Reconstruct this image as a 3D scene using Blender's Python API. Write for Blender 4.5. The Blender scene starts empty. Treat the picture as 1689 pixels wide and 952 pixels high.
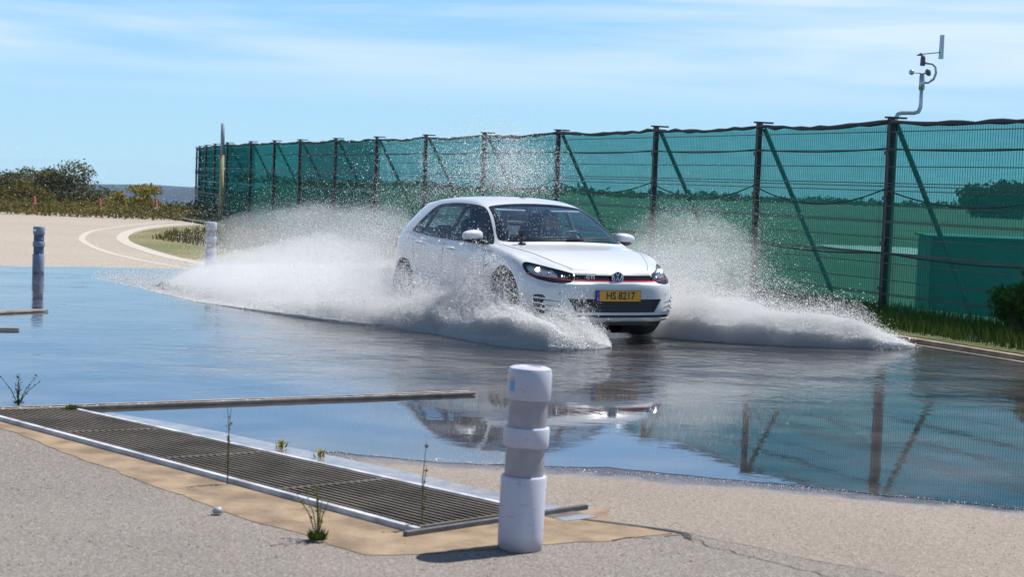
import bpy, bmesh, math, random
import numpy as np
from math import radians as R, sin, cos, pi
from mathutils import Vector, Matrix, geometry
from mathutils.bvhtree import BVHTree
random.seed(7); rng = np.random.default_rng(11)
S = bpy.context.scene; C = S.collection

# ------------------------------------------------------------------ camera
CH, CP, CR = 1.589, .0609, .0377
cam = bpy.data.cameras.new('camera'); co = bpy.data.objects.new('camera', cam); C.objects.link(co); S.camera = co
cam.sensor_width = 36; cam.lens = 36*2800/1689; cam.clip_end = 12000; cam.clip_start = .05
co.matrix_world = Matrix.Translation((0, 0, CH)) @ Matrix.Rotation(pi/2-CP, 4, 'X') @ Matrix.Rotation(CR, 4, 'Z')
cam.dof.use_dof = True; cam.dof.focus_distance = 18.2; cam.dof.aperture_fstop = 5.0
S.render.resolution_x, S.render.resolution_y = 1024, 578

# ------------------------------------------------------------------ sky, sun, exposure
SUN_EL = R(61); SUN_DIR2 = Vector((.83, .56)).normalized()      # horizontal direction towards the sun
w = bpy.data.worlds.new("World"); S.world = w; w.use_nodes = True
nt = w.node_tree; N = nt.nodes; L = nt.links; N.clear()
out = N.new('ShaderNodeOutputWorld'); bg = N.new('ShaderNodeBackground'); bg.inputs[1].default_value = .078
sky = N.new('ShaderNodeTexSky'); sky.sky_type = 'NISHITA'; sky.sun_disc = False
sky.sun_elevation = SUN_EL; sky.sun_rotation = math.atan2(SUN_DIR2.x, SUN_DIR2.y)
sky.air_density = 1.0; sky.dust_density = .3; sky.ozone_density = 2.2; sky.altitude = 50
tc = N.new('ShaderNodeTexCoord')
mp = N.new('ShaderNodeMapping'); mp.inputs['Scale'].default_value = (2.2, 2.2, 30); mp.inputs['Rotation'].default_value = (0, R(3.0), 0)
ns = N.new('ShaderNodeTexNoise'); ns.inputs['Scale'].default_value = 1.1; ns.inputs['Detail'].default_value = 7; ns.inputs['Roughness'].default_value = .52
ns.inputs['Distortion'].default_value = .35
cr = N.new('ShaderNodeValToRGB'); cr.color_ramp.elements[0].position = .40; cr.color_ramp.elements[1].position = .60
cr.color_ramp.elements[0].color = (0, 0, 0, 1); cr.color_ramp.elements[1].color = (1, 1, 1, 1)
sx = N.new('ShaderNodeSeparateXYZ'); mr = N.new('ShaderNodeMapRange')
mr.inputs[1].default_value = .035; mr.inputs[2].default_value = .085; mr.inputs[3].default_value = 0; mr.inputs[4].default_value = 1; mr.interpolation_type = 'SMOOTHSTEP'
mu = N.new('ShaderNodeMath'); mu.operation = 'MULTIPLY'; mu2 = N.new('ShaderNodeMath'); mu2.operation = 'MULTIPLY'; mu2.inputs[1].default_value = .85
tint = N.new('ShaderNodeMix'); tint.data_type = 'RGBA'; tint.blend_type = 'MULTIPLY'; tint.inputs[0].default_value = 1; tint.inputs[7].default_value = (.93, 1.0, 1.06, 1)
mx = N.new('ShaderNodeMix'); mx.data_type = 'RGBA'; mx.inputs[7].default_value = (7.2, 8.6, 9.9, 1)
L.new(tc.outputs['Generated'], mp.inputs[0]); L.new(mp.outputs[0], ns.inputs['Vector']); L.new(ns.outputs['Fac'], cr.inputs[0])
L.new(tc.outputs['Generated'], sx.inputs[0]); L.new(sx.outputs[2], mr.inputs[0])
mr2 = N.new('ShaderNodeMapRange'); mr2.inputs[1].default_value = .16; mr2.inputs[2].default_value = .34; mr2.inputs[3].default_value = 1; mr2.inputs[4].default_value = .12; mr2.interpolation_type = 'SMOOTHSTEP'
mu0 = N.new('ShaderNodeMath'); mu0.operation = 'MULTIPLY'; L.new(sx.outputs[2], mr2.inputs[0]); L.new(mr.outputs[0], mu0.inputs[0]); L.new(mr2.outputs[0], mu0.inputs[1])
L.new(cr.outputs[0], mu.inputs[0]); L.new(mu0.outputs[0], mu.inputs[1]); L.new(mu.outputs[0], mu2.inputs[0])
hz = N.new('ShaderNodeMapRange'); hz.inputs[1].default_value = .10; hz.inputs[2].default_value = .32; hz.inputs[3].default_value = .92; hz.inputs[4].default_value = .0; hz.interpolation_type = 'SMOOTHERSTEP'
hm = N.new('ShaderNodeMix'); hm.data_type = 'RGBA'; hm.inputs[7].default_value = (4.4, 7.3, 9.4, 1)
hg = N.new('ShaderNodeMapRange'); hg.inputs[1].default_value = 0; hg.inputs[2].default_value = .16; L.new(sx.outputs[2], hg.inputs[0])
hc = N.new('ShaderNodeMix'); hc.data_type = 'RGBA'; hc.inputs[6].default_value = (4.6, 7.5, 9.3, 1); hc.inputs[7].default_value = (2.6, 5.7, 10.2, 1); L.new(hg.outputs[0], hc.inputs[0]); L.new(hc.outputs[2], hm.inputs[7])
L.new(sx.outputs[2], hz.inputs[0]); L.new(hz.outputs[0], hm.inputs[0])
L.new(sky.outputs[0], tint.inputs[6]); L.new(tint.outputs[2], hm.inputs[6]); L.new(hm.outputs[2], mx.inputs[6]); L.new(mu2.outputs[0], mx.inputs[0])
L.new(mx.outputs[2], bg.inputs[0]); L.new(bg.outputs[0], out.inputs[0])
sun = bpy.data.lights.new('sun', 'SUN'); so = bpy.data.objects.new('sun', sun); C.objects.link(so)
sun.energy = 5.0; sun.angle = R(.53); sun.color = (1, .955, .89)
sd = Vector((SUN_DIR2.x*cos(SUN_EL), SUN_DIR2.y*cos(SUN_EL), sin(SUN_EL)))
so.rotation_euler = sd.to_track_quat('Z', 'Y').to_euler()
S.view_settings.view_transform = 'Standard'; S.view_settings.look = 'None'; S.view_settings.exposure = 0.45; S.view_settings.gamma = 1
S.view_settings.use_curve_mapping = False
S.cycles.transparent_max_bounces = 32; S.cycles.max_bounces = 7; S.cycles.diffuse_bounces = 10; S.cycles.glossy_bounces = 4
S.cycles.caustics_reflective = False; S.cycles.caustics_refractive = False; S.cycles.sample_clamp_indirect = 6
S.cycles.use_denoising = True

# ------------------------------------------------------------------ helpers
def tag(o, label=None, cat=None, group=None, kind=None):
    if label: o['label'] = label
    if cat: o['category'] = cat
    if group: o['group'] = group
    if kind: o['kind'] = kind
    return o
def thing(name, label, cat, loc=(0, 0, 0), rz=0, group=None):
    o = bpy.data.objects.new(name, None); C.objects.link(o); o.location = loc; o.rotation_euler = (0, 0, rz)
    o.empty_display_size = .2
    return tag(o, label, cat, group)
def link(name, me, mat=None, parent=None, smooth=False):
    if mat and not me.materials: me.materials.append(mat)
    if smooth: me.polygons.foreach_set('use_smooth', [True]*len(me.polygons))
    o = bpy.data.objects.new(name, me); C.objects.link(o)
    if parent: o.parent = parent
    return o
class MB:
    def __init__(s): s.v = []; s.f = []
    def add(s, v, f):
        n = len(s.v); s.v += [tuple(p) for p in v]; s.f += [tuple(i+n for i in q) for q in f]; return s
    def box(s, c, d, rot=None):
        m = rot or Matrix.Identity(3); c = Vector(c)
        v = [c + m @ Vector((sx*d[0]/2, sy*d[1]/2, sz*d[2]/2)) for sx in (-1, 1) for sy in (-1, 1) for sz in (-1, 1)]
        return s.add(v, [(0, 1, 3, 2), (4, 6, 7, 5), (0, 4, 5, 1), (2, 3, 7, 6), (0, 2, 6, 4), (1, 5, 7, 3)])
    def beam(s, a, b, wd, ht, up=(0, 0, 1)):
        a, b = Vector(a), Vector(b); d = (b-a); l = d.length; d.normalize()
        u = Vector(up); sd_ = d.cross(u).normalized(); u2 = sd_.cross(d)
        m = Matrix((d, sd_, u2)).transposed()
        return s.box((a+b)/2, (l, wd, ht), m)
    def tube(s, pts, r, n=8, caps=True):
        pts = [Vector(p) for p in pts]; k = len(pts)
        rs = r if isinstance(r, (list, tuple)) else [r]*k
        v = []; prev = None
        for i, p in enumerate(pts):
            d = (pts[min(i+1, k-1)]-pts[max(i-1, 0)]).normalized()
            ref = prev if prev is not None else (Vector((0, 0, 1)) if abs(d.z) < .9 else Vector((1, 0, 0)))
            a = (ref - d*ref.dot(d)).normalized(); prev = a; b = d.cross(a)
            v += [p + (a*cos(2*pi*j/n)+b*sin(2*pi*j/n))*rs[i] for j in range(n)]
        f = [(i*n+j, i*n+(j+1) % n, (i+1)*n+(j+1) % n, (i+1)*n+j) for i in range(k-1) for j in range(n)]
        if caps: f += [tuple(range(n))[::-1], tuple((k-1)*n+j for j in range(n))]
        return s.add(v, f)
    def lathe(s, prof, n=32, origin=(0, 0, 0), axis='Z', cap=True):
        o = Vector(origin); v = []
        for r, z in prof:
            for j in range(n):
                a = 2*pi*j/n; p = (r*cos(a), r*sin(a), z)
                if axis == 'Y': p = (p[0], p[2], p[1])
                if axis == 'X': p = (p[2], p[0], p[1])
                v.append(o+Vector(p))
        k = len(prof); f = [(i*n+j, i*n+(j+1) % n, (i+1)*n+(j+1) % n, (i+1)*n+j) for i in range(k-1) for j in range(n)]
        if cap: f += [tuple(range(n))[::-1], tuple((k-1)*n+j for j in range(n))]
        return s.add(v, f)
    def build(s, name, mat, parent=None, smooth=False, bevel=0):
        me = bpy.data.meshes.new(name); me.from_pydata([tuple(p) for p in s.v], [], s.f); me.update()
        if bevel:
            bm = bmesh.new(); bm.from_mesh(me)
            bmesh.ops.recalc_face_normals(bm, faces=bm.faces)
            es = [e for e in bm.edges if len(e.link_faces) == 2 and e.calc_face_angle(0) > .6]
            bmesh.ops.bevel(bm, geom=es, offset=bevel, segments=2, affect='EDGES', profile=.6)
            bm.to_mesh(me); bm.free()
        return link(name, me, mat, parent, smooth)
def np_mesh(name, v, f, mat, parent=None, smooth=False):
    me = bpy.data.meshes.new(name); v = np.asarray(v, np.float32); f = np.asarray(f, np.int32)
    me.vertices.add(len(v)); me.vertices.foreach_set('co', v.ravel())
    k = f.shape[1]; me.loops.add(f.size); me.loops.foreach_set('vertex_index', f.ravel())
    me.polygons.add(len(f)); me.polygons.foreach_set('loop_start', np.arange(0, f.size, k, dtype=np.int32))
    if smooth: me.polygons.foreach_set('use_smooth', np.ones(len(f), bool))
    me.update(calc_edges=True); me.validate()
    return link(name, me, mat, parent)
def G(px, py, z=0.):            # where a sight line of the survey photograph meets the level z
    dx, dy = px-844.5, py-476; c, s = cos(CR), sin(CR); u = c*dx+s*dy; v = -s*dx+c*dy
    cp, sp = cos(CP), sin(CP); d = (u, 2800*cp-v*sp, -2800*sp-v*cp); t = (z-CH)/d[2]
    return d[0]*t, d[1]*t

# ------------------------------------------------------------------ materials
def mat(name, col=(.5, .5, .5), rough=.5, metal=0, var=0, vscale=8, bump=0, bscale=60, coat=0, spec=.5, col2=None, dist=.01, detail=6, stretch=None):
    m = bpy.data.materials.new(name); m.use_nodes = True; t = m.node_tree; n = t.nodes; l = t.links
    p = n['Principled BSDF']; p.inputs['Base Color'].default_value = (*col, 1); p.inputs['Roughness'].default_value = rough
    p.inputs['Metallic'].default_value = metal; p.inputs['Coat Weight'].default_value = coat; p.inputs['Specular IOR Level'].default_value = spec
    p.inputs['Coat Roughness'].default_value = .03
    tcn = n.new('ShaderNodeTexCoord'); vec = tcn.outputs['Object']
    if stretch:
        mpn = n.new('ShaderNodeMapping'); mpn.inputs['Scale'].default_value = stretch; l.new(vec, mpn.inputs[0]); vec = mpn.outputs[0]
    if var or col2:
        a = n.new('ShaderNodeTexNoise'); a.inputs['Scale'].default_value = vscale; a.inputs['Detail'].default_value = detail; l.new(vec, a.inputs['Vector'])
        r_ = n.new('ShaderNodeValToRGB'); e = r_.color_ramp.elements; e[0].position = .35; e[1].position = .65
        c2 = col2 or tuple(min(1, x*(1+var)) for x in col); c1 = col if col2 else tuple(x*(1-var) for x in col)
        e[0].color = (*c1, 1); e[1].color = (*c2, 1); l.new(a.outputs['Fac'], r_.inputs[0]); l.new(r_.outputs[0], p.inputs['Base Color'])
    if bump:
        b = n.new('ShaderNodeBump'); b.inputs['Strength'].default_value = bump; b.inputs['Distance'].default_value = dist
        a = n.new('ShaderNodeTexNoise'); a.inputs['Scale'].default_value = bscale; a.inputs['Detail'].default_value = 5; l.new(vec, a.inputs['Vector'])
        l.new(a.outputs['Fac'], b.inputs['Height']); l.new(b.outputs[0], p.inputs['Normal'])
    return m
def emis(name, col, st):
    m = mat(name, col); p = m.node_tree.nodes['Principled BSDF']; p.inputs['Emission Color'].default_value = (*col, 1); p.inputs['Emission Strength'].default_value = st; return m
def thin_glass(name, tintc, refl=(.9, .95, 1), ior=1.5, rough=0):
    m = bpy.data.materials.new(name); m.use_nodes = True; n = m.node_tree.nodes; l = m.node_tree.links; n.clear()
    o = n.new('ShaderNodeOutputMaterial'); mxn = n.new('ShaderNodeMixShader'); f = n.new('ShaderNodeFresnel'); f.inputs[0].default_value = ior
    t_ = n.new('ShaderNodeBsdfTransparent'); t_.inputs[0].default_value = (*tintc, 1); g = n.new('ShaderNodeBsdfGlossy'); g.inputs[0].default_value = (*refl, 1); g.inputs['Roughness'].default_value = rough
    gb = n.new('ShaderNodeNewGeometry'); mi = n.new('ShaderNodeMapRange'); mi.inputs[3].default_value = ior; mi.inputs[4].default_value = 1/ior; l.new(gb.outputs['Backfacing'], mi.inputs[0]); l.new(mi.outputs[0], f.inputs[0])
    l.new(f.outputs[0], mxn.inputs[0]); l.new(t_.outputs[0], mxn.inputs[1]); l.new(g.outputs[0], mxn.inputs[2]); l.new(mxn.outputs[0], o.inputs[0]); return m
def asphalt(name, base, light, dark, patch, scale=1.0, bmp=.5, rough=.85, wet=False, shore=False):
    m = bpy.data.materials.new(name); m.use_nodes = True; t = m.node_tree; n = t.nodes; l = t.links; p = n['Principled BSDF']
    g = n.new('ShaderNodeNewGeometry'); vec = g.outputs['Position']
    def noise(s, d=5, ro=.55):
        a = n.new('ShaderNodeTexNoise'); a.inputs['Scale'].default_value = s; a.inputs['Detail'].default_value = d; a.inputs['Roughness'].default_value = ro; l.new(vec, a.inputs['Vector']); return a.outputs['Fac']
    def ramp(src, p0, p1, c0, c1):
        r_ = n.new('ShaderNodeValToRGB'); e = r_.color_ramp.elements; e[0].position = p0; e[1].position = p1; e[0].color = (*c0, 1); e[1].color = (*c1, 1); l.new(src, r_.inputs[0]); return r_.outputs[0]
    def mixc(f, a, b, bt='MIX'):
        q = n.new('ShaderNodeMix'); q.data_type = 'RGBA'; q.blend_type = bt
        l.new(f, q.inputs[0]) if not isinstance(f, float) else setattr(q.inputs[0], 'default_value', f)
        l.new(a, q.inputs[6]); l.new(b, q.inputs[7]) if not isinstance(b, tuple) else setattr(q.inputs[7], 'default_value', (*b, 1)); return q.outputs[2]
    big = ramp(noise(.5*scale, 6, .6), .35, .68, base, patch)
    vo = n.new('ShaderNodeTexVoronoi'); vo.inputs['Scale'].default_value = 135*scale; l.new(vec, vo.inputs['Vector'])
    sc = n.new('ShaderNodeSeparateColor'); l.new(vo.outputs['Color'], sc.inputs[0])
    s1 = ramp(sc.outputs[0], .80, .9, (0, 0, 0), (1, 1, 1)); s2 = ramp(sc.outputs[1], .74, .86, (0, 0, 0), (1, 1, 1))
    s3 = ramp(noise(30*scale, 3), .3, .7, (.84, .84, .84), (1.14, 1.13, 1.12))
    c = mixc(1.0, big, s3, 'MULTIPLY'); c = mixc(s2, c, dark); c = mixc(s1, c, light)
    l.new(c, p.inputs['Base Color']); p.inputs['Roughness'].default_value = rough; p.inputs['Specular IOR Level'].default_value = .3
    ad = n.new('ShaderNodeMath'); ad.operation = 'ADD'; l.new(vo.outputs['Distance'], ad.inputs[0]); l.new(noise(140*scale, 3), ad.inputs[1])
    b = n.new('ShaderNodeBump'); b.inputs['Strength'].default_value = bmp; b.inputs['Distance'].default_value = .006; l.new(ad.outputs[0], b.inputs['Height']); l.new(b.outputs[0], p.inputs['Normal'])
    if shore:       # damp towards the water line y(x)
        sp = n.new('ShaderNodeSeparateXYZ'); l.new(vec, sp.inputs[0])
        def mm(op, a, b_):
            q = n.new('ShaderNodeMath'); q.operation = op
            for i, z in enumerate((a, b_)):
                if isinstance(z, (int, float)): q.inputs[i].default_value = z
                else: l.new(z, q.inputs[i])
            return q.outputs[0]
        k2, k1, k0 = np.polyfit([-1.29, -.46, .58, 1.40, 2.7, 3.6], [9.86, 9.57, 9.60, 9.28, 8.75, 8.45], 2)
        X = sp.outputs[0]; ys = mm('ADD', mm('MULTIPLY', mm('ADD', mm('MULTIPLY', X, float(k2)), float(k1)), X), float(k0))
        dd = mm('ADD', mm('SUBTRACT', sp.outputs[1], ys), mm('MULTIPLY', mm('SUBTRACT', noise(4, 6, .65), .5), .55))
        mr_ = n.new('ShaderNodeMapRange'); mr_.interpolation_type = 'SMOOTHSTEP'; mr_.inputs[1].default_value = -.42; mr_.inputs[2].default_value = -.05; l.new(dd, mr_.inputs[0]); wf = mr_.outputs[0]
        cw = mixc(1.0, c, (.40, .40, .48), 'MULTIPLY'); cc2 = mixc(wf, c, cw); l.new(cc2, p.inputs['Base Color'])
        l.new(mm('SUBTRACT', rough, mm('MULTIPLY', wf, rough-.14)), p.inputs['Roughness']); l.new(mm('ADD', .3, mm('MULTIPLY', wf, 1.2)), p.inputs['Specular IOR Level'])
    if wet:
        p.inputs['Roughness'].default_value = .22; p.inputs['Specular IOR Level'].default_value = .9; p.inputs['IOR'].default_value = 1.45
    return m
M = {}
M['asphalt'] = asphalt('asphalt', (.165, .145, .13), (.28, .255, .235), (.11, .095, .085), (.21, .186, .167), bmp=.3)
M['asphalt_shore'] = asphalt('asphalt_shore', (.205, .172, .145), (.31, .275, .24), (.15, .122, .10), (.262, .222, .185), bmp=.3, shore=True)
M['wet'] = asphalt('wet_asphalt', (.10, .085, .09), (.3, .27, .25), (.05, .04, .04), (.14, .12, .12), wet=True, bmp=.35)
M['wetfilm'] = mat('wet_film', (.16, .14, .14), .10, spec=1.0, vscale=9, bump=.12, bscale=30, col2=(.30, .25, .2), detail=8)
M['wetfilm'].node_tree.nodes['Principled BSDF'].inputs['IOR'].default_value = 2.0
M['road'] = asphalt('road', (.31, .268, .222), (.37, .33, .28), (.26, .22, .18), (.36, .31, .26), scale=.35, bmp=.2)
M['concrete'] = mat('concrete', (.15, .105, .065), .9, vscale=5, bump=.5, bscale=40, col2=(.29, .21, .135), detail=9)
M['line'] = mat('line', (.43, .39, .335), .7, var=.12, vscale=12)
M['yline'] = mat('yline', (.28, .25, .16), .5, var=.2)
M['kerb'] = mat('kerb', (.30, .22, .155), .7, var=.3, vscale=5)
M['steel'] = mat('steel', (.10, .10, .11), .6, metal=.3, var=.25, vscale=9, bump=.2, bscale=50)
M['galv'] = mat('galv', (.44, .45, .48), .6, metal=.25, var=.35, vscale=7, detail=8)
M['rust'] = mat('grate_bar', (.085, .07, .052), .65, metal=.2, vscale=3, col2=(.16, .13, .10))
M['pit'] = mat('pit', (.012, .011, .01), .8)
M['post'] = mat('fence_post', (.015, .017, .02), .4)
M['rope'] = mat('rope', (.012, .012, .014), .55)
M['brace'] = mat('brace', (.02, .035, .035), .5)
M['white_plastic'] = mat('white_plastic', (.42, .43, .52), .4, vscale=7, bump=.2, bscale=9, col2=(.52, .53, .61), detail=9, stretch=(1, 1, .25))
M['lav_plastic'] = mat('retro_band', (.26, .25, .29), .3, vscale=12, col2=(.33, .315, .355), detail=9)
M['paint'] = mat('car_paint', (.64, .65, .67), .28, coat=1, spec=.5)
M['blk'] = mat('black_gloss', (.008, .008, .01), .12)
M['blkm'] = mat('black_matt', (.014, .014, .016), .5)
M['crack'] = mat('crack', (.055, .048, .042), .9)
M['seam'] = mat('seam', (.02, .02, .022), .7)
M['rubber'] = mat('rubber', (.018, .018, .018), .75, bump=.4, bscale=50)
M['alloy'] = mat('alloy', (.45, .46, .48), .25, metal=.9)
M['chrome'] = mat('chrome', (.85, .86, .88), .12, metal=1)
M['red'] = mat('red_strip', (.55, .012, .03), .35)
M['redlamp'] = mat('tail_lens', (.5, .01, .02), .15, coat=1)
M['plate'] = mat('plate_yellow', (.78, .36, .015), .4)
M['plate_blue'] = mat('plate_blue', (.06, .05, .42), .4)
M['ink'] = mat('plate_ink', (.015, .015, .02), .4)
M['reflector'] = mat('reflector', (.42, .45, .47), .22, metal=.8, bump=.3, bscale=40)
M['badge'] = mat('badge', (.75, .8, .9), .25, metal=.5)
M['badge_blue'] = mat('badge_blue', (.02, .05, .12), .2)
M['seat'] = mat('seat', (.025, .027, .032), .8)
M['dash'] = mat('dash', (.20, .22, .23), .6); M['liner'] = mat('liner', (.45, .46, .47), .9)
M['skin'] = mat('skin', (.45, .27, .2), .5)
M['shirt'] = mat('shirt', (.07, .10, .16), .8)
M['hair'] = mat('hair', (.03, .02, .015), .7)
M['glass'] = thin_glass('window_glass', (.80, .90, .92), (.80, .90, 1.0), 2.0)
M['glass_side'] = thin_glass('side_glass', (.62, .74, .78), (.8, .9, 1.0), 1.5)
M['lens'] = thin_glass('lamp_lens', (.92, .95, .97), (1, 1, 1), 1.5)
M['lamp'] = emis('lamp_glow', (1, .95, .62), 9)
M['drl'] = emis('lamp_led', (.9, .95, 1), 1.4)
M['mast'] = mat('mast', (.42, .46, .52), .3, metal=.7)
M['grey'] = mat('dark_sensor', (.10, .11, .13), .5)
M['pole_grey'] = mat('pole_grey', (.20, .26, .33), .6)
M['wood'] = mat('wood', (.28, .24, .12), .8, var=.3, vscale=3)
M['cone'] = mat('cone', (.42, .06, .06), .6)
M['cover'] = mat('cover', (.02, .19, .15), .6, var=.25, vscale=3, bump=.5, bscale=6)
M['path'] = mat('path', (.42, .40, .36), .8, var=.1)
M['hill'] = mat('hill', (.010, .030, .062), .95, var=.35, vscale=.02)  # blue of distance haze mixed into the ridge's base colour
M['field'] = mat('field', (.035, .065, .025), .95, var=.3, vscale=.05, col2=(.075, .12, .05))
M['scrub'] = mat('scrub', (.10, .11, .035), .95, vscale=.35, col2=(.20, .16, .07))
M['soil'] = mat('verge', (.035, .06, .012), .95, vscale=2.5, col2=(.09, .10, .03))
def leafmat(name, a, b):
    m = bpy.data.materials.new(name); m.use_nodes = True; n = m.node_tree.nodes; l = m.node_tree.links; n.clear()
    o = n.new('ShaderNodeOutputMaterial'); g = n.new('ShaderNodeNewGeometry'); r_ = n.new('ShaderNodeValToRGB'); r_.color_ramp.elements[0].color = (*a, 1); r_.color_ramp.elements[1].color = (*b, 1)
    l.new(g.outputs['Random Per Island'], r_.inputs[0]); d = n.new('ShaderNodeBsdfDiffuse'); t_ = n.new('ShaderNodeBsdfTranslucent'); x = n.new('ShaderNodeMixShader'); x.inputs[0].default_value = .3
    l.new(r_.outputs[0], d.inputs[0]); l.new(r_.outputs[0], t_.inputs[0]); l.new(d.outputs[0], x.inputs[1]); l.new(t_.outputs[0], x.inputs[2]); l.new(x.outputs[0], o.inputs[0]); return m
M['leaf_dark'] = leafmat('leaf_dark', (.075, .08, .05), (.20, .19, .10))
M['leaf_yellow'] = leafmat('leaf_yellow', (.10, .11, .02), (.45, .33, .02))
M['leaf_olive'] = leafmat('leaf_olive', (.07, .08, .025), (.2, .16, .06))
M['leaf_green'] = leafmat('leaf_green', (.02, .05, .012), (.06, .12, .02))
M['grass'] = leafmat('grass_blades', (.025, .05, .01), (.08, .12, .025))
M['grass_dry'] = leafmat('grass_dry', (.12, .13, .05), (.25, .22, .12))
M['bark'] = mat('bark', (.09, .06, .04), .9, var=.3)
# shade net: woven, partly see-through
def netmat():
    m = bpy.data.materials.new('shade_net'); m.use_nodes = True; n = m.node_tree.nodes; l = m.node_tree.links; n.clear()
    o = n.new('ShaderNodeOutputMaterial'); t_ = n.new('ShaderNodeBsdfTransparent'); t_.inputs[0].default_value = (.29, .64, .64, 1)
    d = n.new('ShaderNodeBsdfDiffuse'); d.inputs[0].default_value = (.008, .135, .12, 1); tl = n.new('ShaderNodeBsdfTranslucent'); tl.inputs[0].default_value = (.008, .15, .14, 1)
    a = n.new('ShaderNodeMixShader'); a.inputs[0].default_value = .5; l.new(d.outputs[0], a.inputs[1]); l.new(tl.outputs[0], a.inputs[2])
    tcn = n.new('ShaderNodeTexCoord'); mpn = n.new('ShaderNodeMapping'); mpn.inputs['Scale'].default_value = (1, 1, 9); l.new(tcn.outputs['Object'], mpn.inputs[0])
    q = n.new('ShaderNodeTexNoise'); q.inputs['Scale'].default_value = 2.2; q.inputs['Detail'].default_value = 7; l.new(mpn.outputs[0], q.inputs['Vector'])
    r_ = n.new('ShaderNodeMapRange'); r_.inputs[1].default_value = .3; r_.inputs[2].default_value = .7; r_.inputs[3].default_value = .29; r_.inputs[4].default_value = .43
    oi = n.new('ShaderNodeObjectInfo'); am = n.new('ShaderNodeMath'); am.operation = 'MULTIPLY_ADD'; am.inputs[1].default_value = .09; l.new(oi.outputs['Random'], am.inputs[0])
    l.new(q.outputs['Fac'], r_.inputs[0]); l.new(r_.outputs[0], am.inputs[2]); b = n.new('ShaderNodeMixShader'); l.new(am.outputs[0], b.inputs[0]); l.new(t_.outputs[0], b.inputs[1]); l.new(a.outputs[0], b.inputs[2]); l.new(b.outputs[0], o.inputs[0]); return m
M['net'] = netmat()
# water: thin film over dark asphalt, calm near the shore, ruffled towards the car
def watermat():
    m = bpy.data.materials.new('water'); m.use_nodes = True; n = m.node_tree.nodes; l = m.node_tree.links; n.clear()
    o = n.new('ShaderNodeOutputMaterial'); d = n.new('ShaderNodeBsdfDiffuse'); g = n.new('ShaderNodeBsdfGlossy'); g.inputs[0].default_value = (.95, .98, 1.0, 1)
    f = n.new('ShaderNodeFresnel'); f.inputs[0].default_value = 3.2; x = n.new('ShaderNodeMixShader')
    ge = n.new('ShaderNodeNewGeometry'); pos = ge.outputs['Position']
    def mapr(src, a, b, c, e, sm=True):
        q = n.new('ShaderNodeMapRange'); q.inputs[1].default_value = a; q.inputs[2].default_value = b; q.inputs[3].default_value = c; q.inputs[4].default_value = e
        if sm: q.interpolation_type = 'SMOOTHSTEP'
        l.new(src, q.inputs[0]); return q.outputs[0]
    def math_(op, a, b):
        q = n.new('ShaderNodeMath'); q.operation = op
        for i, z in enumerate((a, b)):
            if isinstance(z, (int, float)): q.inputs[i].default_value = z
            else: l.new(z, q.inputs[i])
        return q.outputs[0]
    def noise(s, dt, scl=(1, 1, 1), rot=0, dist=0):
        mpn = n.new('ShaderNodeMapping'); mpn.inputs['Scale'].default_value = scl; mpn.inputs['Rotation'].default_value = (0, 0, rot); l.new(pos, mpn.inputs[0])
        a = n.new('ShaderNodeTexNoise'); a.inputs['Scale'].default_value = s; a.inputs['Detail'].default_value = dt; a.inputs['Distortion'].default_value = dist; l.new(mpn.outputs[0], a.inputs['Vector']); return a.outputs['Fac']
    sp = n.new('ShaderNodeSeparateXYZ'); l.new(pos, sp.inputs[0])
    # ruffled factor: distance from the near shore line, wobbled
    wob = math_('MULTIPLY', math_('SUBTRACT', noise(.35, 3), .5), 3.0)
    yy = math_('ADD', math_('ADD', sp.outputs[1], math_('MULTIPLY', sp.outputs[0], -.25)), wob)
    ruff = mapr(yy, 11.6, 14.5, .045, 1)
    # strong near the car
    vm = n.new('ShaderNodeVectorMath'); vm.operation = 'DISTANCE'; l.new(pos, vm.inputs[0]); vm.inputs[1].default_value = (1.2, 16.6, 0)
    near = mapr(vm.outputs['Value'], 1.0, 4.0, .9, .0)
    amp = math_('ADD', ruff, near)
    far = mapr(sp.outputs[0], -5, .0, .22, 1.0)
    amp = math_('MULTIPLY', amp, far)
    patch = mapr(noise(.5, 3, (1, 1.8, 1)), .38, .62, .35, 1.2)
    amp = math_('MULTIPLY', amp, patch)
    h = math_('ADD', math_('MULTIPLY', noise(7, 5, (1, .9, 1), .5, 1.2), .7), math_('MULTIPLY', noise(1.9, 4, (1, 1.2, 1), -.4, 1.5), 2.4))
    b = n.new('ShaderNodeBump'); b.inputs['Distance'].default_value = .02; l.new(math_('MULTIPLY', amp, .36), b.inputs['Strength']); l.new(h, b.inputs['Height'])
    for z in (g, f): l.new(b.outputs[0], z.inputs['Normal'])
    g.inputs['Roughness'].default_value = .02
    r_ = n.new('ShaderNodeValToRGB'); r_.color_ramp.elements[0].color = (.025, .026, .03, 1); r_.color_ramp.elements[1].color = (.10, .09, .09, 1); r_.color_ramp.elements[0].position = .35; r_.color_ramp.elements[1].position = .7
    l.new(noise(.9, 6, (1, 1.6, 1)), r_.inputs[0]); l.new(r_.outputs[0], d.inputs[0])
    l.new(f.outputs[0], x.inputs[0]); l.new(d.outputs[0], x.inputs[1]); l.new(g.outputs[0], x.inputs[2]); l.new(x.outputs[0], o.inputs[0]); return m
M['water'] = watermat()

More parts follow.
